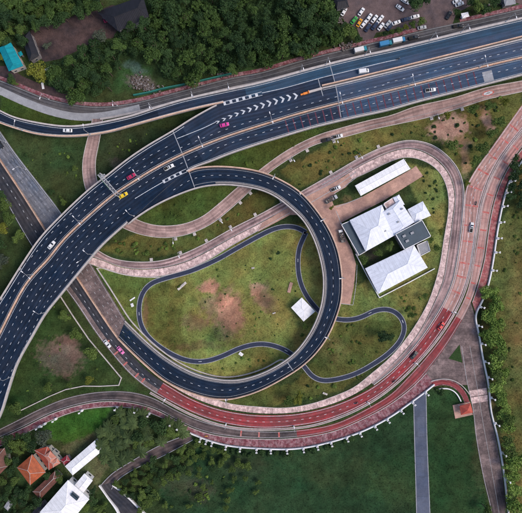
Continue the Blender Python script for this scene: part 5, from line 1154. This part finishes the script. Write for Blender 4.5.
pp = poisson(F1, 8.2, rg, 60); LB = band_labels(pp, [10, 22], ['tree from the left, top row,', 'tree from the left, middle row,', 'tree from the left, lower row,'], 'of the grove above the teal roof')
for x, y_ in pp:
    tree(x, y_, rg.uniform(6, 9.5), rg.choice(['leaf_dark', 'leaf_wood', 'leaf_mid']), LB[(x, y_)], 'trees in the grove above the teal roof', hgt=rg.uniform(5.5, 10))
pp = poisson(F2, 10.6, rg, 130)
Lf_ = [p for p in pp if p[0] < 130]; Rt_ = [p for p in pp if p[0] >= 130]
LB = band_labels(Lf_, [70], ['tree from the left, upper row,', 'tree from the left, lower row,'], 'of the wood between dirt yard and service road')
LB.update(band_labels(Rt_, [12, 28, 44, 60], ['tree along the top edge', 'tree, second band down,', 'tree, middle band,', 'tree, fourth band down,', 'tree nearest the road'], 'of the big forest, counted from the dirt yard'))
for x, y_ in pp:
    kd = rg.choice(['leaf_wood', 'leaf_dark', 'leaf_dark', 'leaf_dark', 'leaf_wood'])
    tree(x, y_, rg.choice([rg.uniform(5.5, 8), rg.uniform(8, 12)]), kd, LB[(x, y_)], 'trees in the big forest' if x >= 130 else 'trees in the wood by the dirt yard', hgt=rg.uniform(6, 12))
tree(37, 72, 12, 'leaf_yellow', 'big yellow green tree beside the teal roofed house', None, 8)
tree(10, 79, 6, 'leaf_dark', 'dark tree below the teal roofed house', None, 5); tree(15, 83, 4, 'leaf_mid', 'smaller tree below the teal roofed house')
tree(47, 45, 5, 'leaf_grey', 'thin greyish tree at the edge of the dirt yard', None, 5); tree(1, 58, 5, 'leaf_yellow', 'yellowish tree left of the teal roof', None, 6)
tree(100, 36, 8, 'leaf_grey', 'pale grey leafless looking tree at the yard end', None, 7)
one = [
 (350, 32, 8, 'leaf_mid', 'tree between the forest and the parked cars'), (358, 38, 6, 'leaf_dark', 'dark tree below the amber taxi'), (343, 28, 7, 'leaf_dark', 'dark tree at the forest corner by the car park'),
 (399, 30, 4, 'leaf_mid', 'first hedge tree below the car park'), (406, 27.5, 4.5, 'leaf_yellow', 'yellowish second hedge tree below the car park'), (413, 25, 4.5, 'leaf_mid', 'third hedge tree below the car park'), (421, 22, 5, 'leaf_mid', 'last hedge tree below the car park'), (385, 34, 3.5, 'leaf_dark', 'small tree beside the service road below the navy cars'), (392, 32, 3.5, 'leaf_mid', 'small hedge tree beside the silver car'),
 (415, 3, 8, 'leaf_dark', 'dark tree at the top of the car park'), (425, 0, 7, 'leaf_dark', 'tree at the top edge right of the car park'), (477, 5, 8, 'leaf_mid', 'large tree right of the guard hut'), (486, 9, 7, 'leaf_dark', 'dark tree above the service road near the guard hut'), (471, 0, 7, 'leaf_dark', 'dark tree behind the guard hut'), (457, 12, 5, 'leaf_dark', 'small dark tree left of the guard hut'), (495, 3, 6, 'leaf_dark', 'dark tree at the top road edge'),
 (4, 205, 8, 'leaf_mid', 'first tree beside the dark carriageway at the picture edge'), (8, 217, 8, 'leaf_mid', 'second tree beside the dark carriageway at the picture edge'), (3, 228, 7, 'leaf_yellow', 'yellowish tree beside the dark carriageway'), (18, 237, 8, 'leaf_mid', 'round tree between the carriageway and the expressway'), (1, 195, 6, 'leaf_dark', 'dark tree at the picture edge beside the carriageway'), (2, 262, 8, 'leaf_grey', 'greyish tree at the picture edge outside the expressway'), (-2, 245, 8, 'leaf_dark', 'dark tree at the picture edge beyond the carriageway'),
 (63, 202, 4.5, 'leaf_mid', 'small tree where the concrete carriageway meets the expressway'), (52, 192, 3, 'leaf_dark', 'tiny tree in the dark triangle of grass'), (75, 168, 4, 'leaf_mid', 'small tree left of the pink ramp bend'),
 (64.6, 316, 7, 'leaf_mid', 'topmost tree along the kinked white wall'), (76, 335, 8, 'leaf_mid', 'tree right of the bare soil by the kinked wall'), (91, 354, 8.5, 'leaf_mid', 'large bright tree against the kinked white wall'), (88.5, 380.5, 5.5, 'leaf_yellow', 'bright tree in the lower bend of the kinked wall'), (48, 387, 6, 'leaf_mid', 'round tree below the bare soil patch'), (69.5, 385.5, 4.5, 'leaf_mid', 'small tree below the bare soil patch'), (14, 408, 8, 'leaf_mid', 'tree between the expressway and the brown road'),
 (44, 437, 11, 'leaf_grey', 'big greyish tree above the orange roof'), (158, 426, 11, 'leaf_dark', 'large round tree between palms and the outer carriageway'), (143, 423, 8, 'leaf_dark', 'dark tree beside the palms'), (138, 437, 8, 'leaf_dark', 'dark tree below the palms'), (172, 433, 7, 'leaf_mid', 'tree at the mouth of the side road'),
 (288, 401, 7, 'leaf_mid', 'left one of two trees between loop and red road'), (298, 398, 7, 'leaf_yellow', 'right one of two trees between loop and red road'), (386, 336, 8, 'leaf_dark', 'dark round tree inside the small path loop'),
 (305, 326, 4, 'leaf_mid', 'small tree just below the white hut'), (302, 335, 3, 'leaf_mid', 'tiny tree below the white hut beside the flyover'), (278, 253, 3, 'leaf_dark', 'tiny dark tree in the upper round lawn'), (408, 271, 3.5, 'leaf_mid', 'small tree beside the compound wall'),
 (452, 145, 9, 'leaf_mid', 'broad tree on the bare ground inside the loop lane top'), (482.5, 147.7, 8, 'leaf_mid', 'tree left of the barred carriageway top'), (476, 161.5, 7, 'leaf_mid', 'lower tree left of the barred carriageway'), (492.6, 132, 6.5, 'leaf_mid', 'upper tree left of the barred carriageway'), (467, 183, 3.5, 'leaf_yellow', 'small tree in the fork of the two lanes'),
 (473, 109, 7, 'leaf_mid', 'tree below the painted sign on the pink ramp'), (491, 105, 6, 'leaf_mid', 'tree above the bare soil strip'), (499, 122, 7, 'leaf_mid', 'tree between bare soil strips'), (447, 116, 5.5, 'leaf_yellow', 'pale tree above the bare ground'), (505, 102, 6, 'leaf_yellow', 'pale tree near the right top corner'),
 (437, 248, 6, 'leaf_mid', 'tree at the right of the office shed'), (431, 240, 4, 'leaf_mid', 'small tree beside the office shed'), (441, 232, 3.5, 'leaf_yellow', 'small pale tree against the loop walk'), (425, 296, 4, 'leaf_mid', 'small tree left of the loop walk'), (411, 315, 5, 'leaf_mid', 'tree between small path loop and loop walk'),
 (364, 260.5, 5, 'leaf_mid', 'first round tree in the courtyard'), (377.5, 253, 5, 'leaf_mid', 'second round tree in the courtyard'), (390, 246, 5.2, 'leaf_mid', 'third round tree in the courtyard'), (331.5, 207.5, 3, 'leaf_yellow', 'round yellow bush tree on the forecourt island'),
 (487.5, 510, 8, 'leaf_mid', 'bright tree at the bottom of the paved lane')]
for x, y_, r_, kd, lb in one: tree(x, y_, r_, kd, lb)
row = [(492, 290, 10), (495, 302, 9), (492, 312, 10), (497, 324, 9), (491, 332, 8), (495, 342, 10), (499, 352, 9), (496, 361, 9), (501, 372, 9), (499, 384, 9), (502, 396, 8), (502, 402, 8), (506, 414, 9), (508, 427, 9), (509, 440, 8), (510, 452, 9), (513, 463, 9), (515, 478, 9), (516, 492, 10), (516, 505, 10)]
row = sorted([(x + rg.uniform(-2, 2), y_ + rg.uniform(-2, 2), r_ * rg.uniform(.8, 1.15)) for x, y_, r_ in row] + [(x + rg.uniform(-5, 4), y_ + 5, rg.uniform(4.5, 7)) for x, y_, r_ in row[::2]], key=lambda p: p[1])
for i, (x, y_, r_) in enumerate(row): tree(x, y_, r_ * 1.22, rg.choice(['leaf_bright', 'leaf_bright', 'leaf_bright', 'leaf_mid']), ORD[i] + ' tree from the top of the row beside the white balustrade', 'roadside tree row', rg.uniform(4.5, 7.5))
CLUMP = [(511, 160), (530, 150), (532, 215), (514, 212), (507, 200), (509, 185)]
for i, (x, y_) in enumerate(sorted(poisson(CLUMP, 7, rg, 14), key=lambda p: p[1])): tree(x, y_, rg.uniform(5, 7.5), 'leaf_dark', ORD[i] + ' dark tree down the clump right of the barred road top', 'tree clump at the right edge', 6)
def lab(pts, what):
    ys = sorted(p[1] for p in pts); c1, c2 = ys[len(ys) // 3], ys[2 * len(ys) // 3]
    nm, wh_ = {'thicket': ('tree from the left', 'of the thicket around the tiled roofs'), 'palm': ('palm or tree from the left', 'of the cluster above the side road'), 'scrub': ('shrubby plant from the left', 'of the slope below the side road'), 'clump': ('dark tree from the left', 'of the clump right of the barred road')}[what]
    d_ = band_labels(pts, [c1, c2], [nm + ', upper part', nm + ', middle part', nm + ', lower part'], wh_)
    return [(p[0], p[1], d_[p]) for p in pts]
for x, y_, lb in lab(poisson([(-8, 448), (5, 440), (18, 436), (30, 433), (38, 446), (22, 458), (17, 470), (12, 480), (24, 488), (34, 492), (42, 500), (36, 520), (-8, 520)], 7.5, rg, 34), 'thicket'):
    tree(x, y_, rg.uniform(5, 8.5), rg.choice(['leaf_dark', 'leaf_mid', 'leaf_dark']), lb, 'thicket around the tiled roofs', rg.uniform(4, 7))
for i, (x, y_, r_) in enumerate(((47, 477, 5), (57, 473, 4.5), (60, 480, 5), (70, 469, 4), (92, 500, 7), (100, 508, 7), (85, 508, 6), (93, 490, 5), (100, 520, 8))): tree(x, y_, r_, rg.choice(['leaf_dark', 'leaf_mid']), ORD[i] + ' tree squeezed between the roofs of the lower left houses', 'garden trees between the roofs', 5)
for x, y_, lb in lab(poisson([(98, 436), (112, 412), (135, 412), (155, 416), (180, 428), (185, 434), (160, 442), (130, 458), (113, 468), (98, 452)], 7.2, rg, 70, avoid=([(148, 415), (168, 415), (168, 437), (148, 437)],)), 'palm'):
    tree(x, y_, rg.uniform(5.6, 7.6), 'palm' if rg.random() < .8 else 'leaf_mid', lb, 'palm cluster', rg.uniform(3.5, 6.5))
for x, y_, lb in lab(poisson([(122, 476), (160, 459), (192, 444), (215, 444), (228, 455), (218, 468), (200, 470), (190, 480), (170, 478), (158, 488), (150, 500), (140, 512), (126, 496), (116, 484)], 7.0, rg, 90), 'scrub'):
    o = tree(x, y_, rg.uniform(4, 6.5), rg.choice(['leaf_dark', 'leaf_mid', 'leaf_mid']), lb, 'shrubs on the slope below the side road', rg.uniform(3, 5), 'shrub'); o.name = 'tall_shrub'
for i, (x, y_, r_) in enumerate(((238, 463, 7), (246, 467, 7), (232, 470, 5), (234, 480, 5), (230, 490, 5), (227, 500, 5), (226, 508, 5), (245, 478, 4), (222, 460, 6))): tree(x, y_, r_ * .9, 'leaf_mid', ORD[i] + ' leafy tree in the ragged line across the dark lawn', 'ragged tree line on the dark lawn', 4)
for i, (x, y_, r_) in enumerate(((199, 476, 4), (203, 488, 4.5), (199, 498, 6), (189, 506, 4), (152, 496, 8), (146, 505, 7), (165, 505, 4), (258, 483, 3.5), (256, 492, 3.5), (212, 482, 3))): tree(x, y_, r_, 'leaf_mid', ORD[i] + ' lone bush like tree on the rough ground left of the dark lawn', 'lone trees on the rough ground', 3.5)
hd = [(225, 452), (232, 451), (238, 453), (244, 454), (250, 455), (262, 453), (269, 454), (276, 453), (283, 454), (290, 455), (305, 452), (312, 451), (318, 448), (326, 447), (332, 446), (345, 441), (352, 439), (405, 410), (438, 390), (442, 392)]
for i, (x, y_) in enumerate(hd): bush(x, y_, rg.uniform(3, 5), 'leaf_dark', ORD[i] + ' dark bush at the foot of the promenade wall', 'bushes below the promenade wall')
# scattered shrubs on lawns
def masked(x, y_):
    w_ = P(x, y_); return any(blob_poly(np.array([w_.x]), np.array([w_.y]), m)[0] for m in MASK)
SH = [([(100, 272), (150, 283), (140, 300), (142, 330), (128, 318)], 3, 'grassy wedge left of the round lawn', (.8, 1.5), 'leaf_mid'),
 ([(150, 290), (215, 265), (290, 232), (296, 290), (285, 340), (240, 340), (190, 355), (148, 325)], 34, 'round lawn', (.7, 1.6), 'leaf_dark'),
 ([(185, 366), (240, 355), (275, 352), (283, 356), (240, 372), (205, 370)], 12, 'strip below the wavy path', (.9, 1.8), 'leaf_mid'),
 ([(345, 325), (395, 318), (398, 335), (370, 358), (330, 372), (318, 360), (335, 340)], 16, 'lawn inside the small path loop', (1, 2.6), 'leaf_mid'),
 ([(300, 385), (340, 386), (380, 365), (392, 358), (345, 388), (300, 402)], 9, 'verge above the red road', (1.2, 2.6), 'leaf_dark'),
 ([(290, 175), (335, 145), (400, 130), (440, 120), (436, 138), (400, 134), (330, 168), (300, 186)], 26, 'sloping lawn between the pink ramp and loop lane', (.8, 2.2), 'leaf_dark'),
 ([(145, 215), (185, 200), (225, 192), (200, 212), (175, 222), (150, 220)], 10, 'lawn inside the pink ramp bend', (1, 2.2), 'leaf_mid'),
 ([(110, 240), (150, 245), (195, 240), (240, 210), (252, 205), (215, 232), (160, 255), (120, 254)], 16, 'strip between the pink ramp and the brown lane', (1.2, 3), 'leaf_mid'),
 ([(405, 165), (435, 175), (442, 200), (432, 230), (418, 190)], 9, 'lawn right of the office', (1, 2), 'leaf_dark'),
 ([(385, 300), (425, 285), (430, 300), (412, 325), (405, 312)], 9, 'lawn below the annex', (1, 2.6), 'leaf_mid'),
 ([(15, 155), (60, 142), (80, 150), (80, 180), (60, 205)], 14, 'dark triangle of grass under the slip road', (.8, 2.4), 'leaf_dark'),
 ([(105, 150), (150, 130), (135, 150), (108, 170)], 8, 'rough patch by the gantry', (.8, 2), 'leaf_dark'),
 ([(20, 350), (55, 305), (80, 345), (115, 378), (60, 385), (20, 400)], 12, 'grass inside the kinked wall', (.8, 2), 'leaf_mid'),
 ([(430, 115), (470, 100), (500, 95), (510, 105), (480, 150), (465, 165), (450, 150), (440, 135)], 20, 'bare ground at the upper right', (1, 2.8), 'leaf_dark'),
 ([(495, 265), (520, 200), (522, 280), (512, 400), (505, 300)], 14, 'yellowish field beyond the tree row', (1, 2.2), 'leaf_mid'),
 ([(170, 460), (225, 450), (225, 500), (170, 512)], 16, 'rough ground left of the dark lawn', (1.2, 2.8), 'leaf_dark'),
 ([(250, 178), (262, 168), (300, 148), (300, 143), (262, 158), (225, 163), (240, 176)], 6, 'dark gap beneath the expressway edge', (1.4, 2.8), 'leaf_dark')]
for poly, n_, where, (r0, r1), kd in SH:
    n_ = int(n_ * 1.5); c_ = 0; t = 0; got = []
    while c_ < n_ and t < n_ * 20:
        t += 1; x = rg.uniform(min(p[0] for p in poly), max(p[0] for p in poly)); y_ = rg.uniform(min(p[1] for p in poly), max(p[1] for p in poly))
        if inpoly(x, y_, poly) and not masked(x, y_): got.append((x, y_)); c_ += 1
    for k_, (x, y_) in enumerate(sorted(got)): bush(x, y_, rg.uniform(r0, r1) * rg.choice((.7, 1, 1, 1.3)), rg.choice([kd, 'leaf_mid', 'leaf_bright']), ORD[k_] + ' shrub from the left, ' + where, 'shrubs on the ' + where)
for i, (x, y_) in enumerate(((427, 173), (424, 181), (430, 186), (426, 193), (433, 199), (437, 191))): bush(x, y_, 1.9, 'leaf_dark', ORD[i] + ' clipped round shrub dotting the lawn right of the canopy', 'clipped shrubs')

def undergrowth(name, polys, n_, label, m_):
    rn_ = np.random.RandomState(77); vs = []; pts = []
    while len(pts) < n_:
        x = rn_.uniform(-8, 350, 4000); y_ = rn_.uniform(-8, 100, 4000); k_ = np.zeros(4000, bool)
        for p in polys: k_ |= blob_poly(x, y_, p)
        pts += list(zip(x[k_], y_[k_]))
    pts = pts[:n_]; vs = []; fs = []; tn = []
    for x, y_ in pts:
        c = P(x, y_); h_ = .4 + 3.2 * mnoise.noise(Vector((x * .11, y_ * .11, 3.3))) ** 2 * 4 + rn_.rand() * 1.2
        d = rn_.normal(size=3) * .6 + np.array([0, 0, 1]); d /= np.linalg.norm(d); t = np.cross(d, rn_.normal(size=3)); t /= np.linalg.norm(t); b_ = np.cross(d, t); q_ = np.array([c.x, c.y, min(h_, 4)]); s_ = rn_.uniform(.22, .5)
        i = len(vs); vs += [tuple(q_ - t * s_), tuple(q_ + b_ * s_ * .6), tuple(q_ + t * s_), tuple(q_ - b_ * s_ * .6)]; fs.append((i, i + 1, i + 2, i + 3)); tn.append(min(1, max(0, .5 + mnoise.noise(Vector((x * .2, y_ * .2, 0))) + rn_.uniform(-.2, .2))))
    me = bpy.data.meshes.new(name); me.from_pydata(vs, [], fs); tint_attr(me, tn); me.materials.append(MAT[m_]); o = bpy.data.objects.new(name, me); link(o); tag(o, label, 'undergrowth', kind='stuff')
undergrowth('undergrowth', [F1, F2], 60000, 'dense dark green undergrowth filling the gaps beneath the forest trees', 'leaf_dark')
# grass tufts: low horizontal blades spread over the lawns
N = 150000; rn = np.random.RandomState(5)
tx = rn.uniform(-8, 530, N); ty = rn.uniform(-8, 521, N)
wx_ = (tx - 261) * MPP; wy_ = (256.5 - ty) * MPP; keep = np.ones(N, bool)
for m in MASK: keep &= ~blob_poly(wx_, wy_, m)
keep &= ~blob_poly(tx, ty, [tuple(p) for p in F2]); keep &= ~blob_poly(tx, ty, [tuple(p) for p in F1])
colr = ground_color(tx, ty); soil = colr[:, 0] > colr[:, 1] * 1.22; keep &= ~(soil & (rn.rand(N) < .85))
smoothlawn = blob_poly(tx, ty, [(255, 450), (340, 442), (435, 388), (472, 412), (488, 530), (240, 530)]); keep &= ~(smoothlawn & (rn.rand(N) < .5))
wx_, wy_, colr, ht = wx_[keep], wy_[keep], colr[keep], rn.uniform(.12, .42, keep.sum()); M = len(wx_)
vsA = np.zeros((M, 3, 3, 3))
for b_ in range(3):
    a = rn.rand(M) * 6.283; ll = rn.uniform(.18, .5, M); wd = rn.uniform(.05, .13, M)
    vsA[:, b_, 0] = np.stack([wx_ - np.sin(a) * wd, wy_ + np.cos(a) * wd, np.full(M, .02)], 1)
    vsA[:, b_, 1] = np.stack([wx_ + np.sin(a) * wd, wy_ - np.cos(a) * wd, np.full(M, .02)], 1)
    vsA[:, b_, 2] = np.stack([wx_ + np.cos(a) * ll, wy_ + np.sin(a) * ll, ht], 1)
me = bpy.data.meshes.new('grass'); nv = M * 9; me.vertices.add(nv); me.vertices.foreach_set('co', vsA.reshape(-1).astype(np.float32))
me.loops.add(nv); me.loops.foreach_set('vertex_index', np.arange(nv, dtype=np.int32)); me.polygons.add(nv // 3); me.polygons.foreach_set('loop_start', np.arange(0, nv, 3, dtype=np.int32)); me.polygons.foreach_set('loop_total', np.full(nv // 3, 3, np.int32))
me.update(calc_edges=True)
cv = np.repeat(colr * rn.uniform(.6, 1.7, (M, 1)), 9, axis=0); ca = me.color_attributes.new('soil', 'FLOAT_COLOR', 'POINT'); ca.data.foreach_set('color', np.concatenate([cv, np.ones((nv, 1))], 1).astype(np.float32).ravel())
me.materials.append(MAT['ground_cover']); o = bpy.data.objects.new('grass', me); link(o); tag(o, 'low uneven grass covering the lawns and verges between the roads', 'grass', kind='stuff')
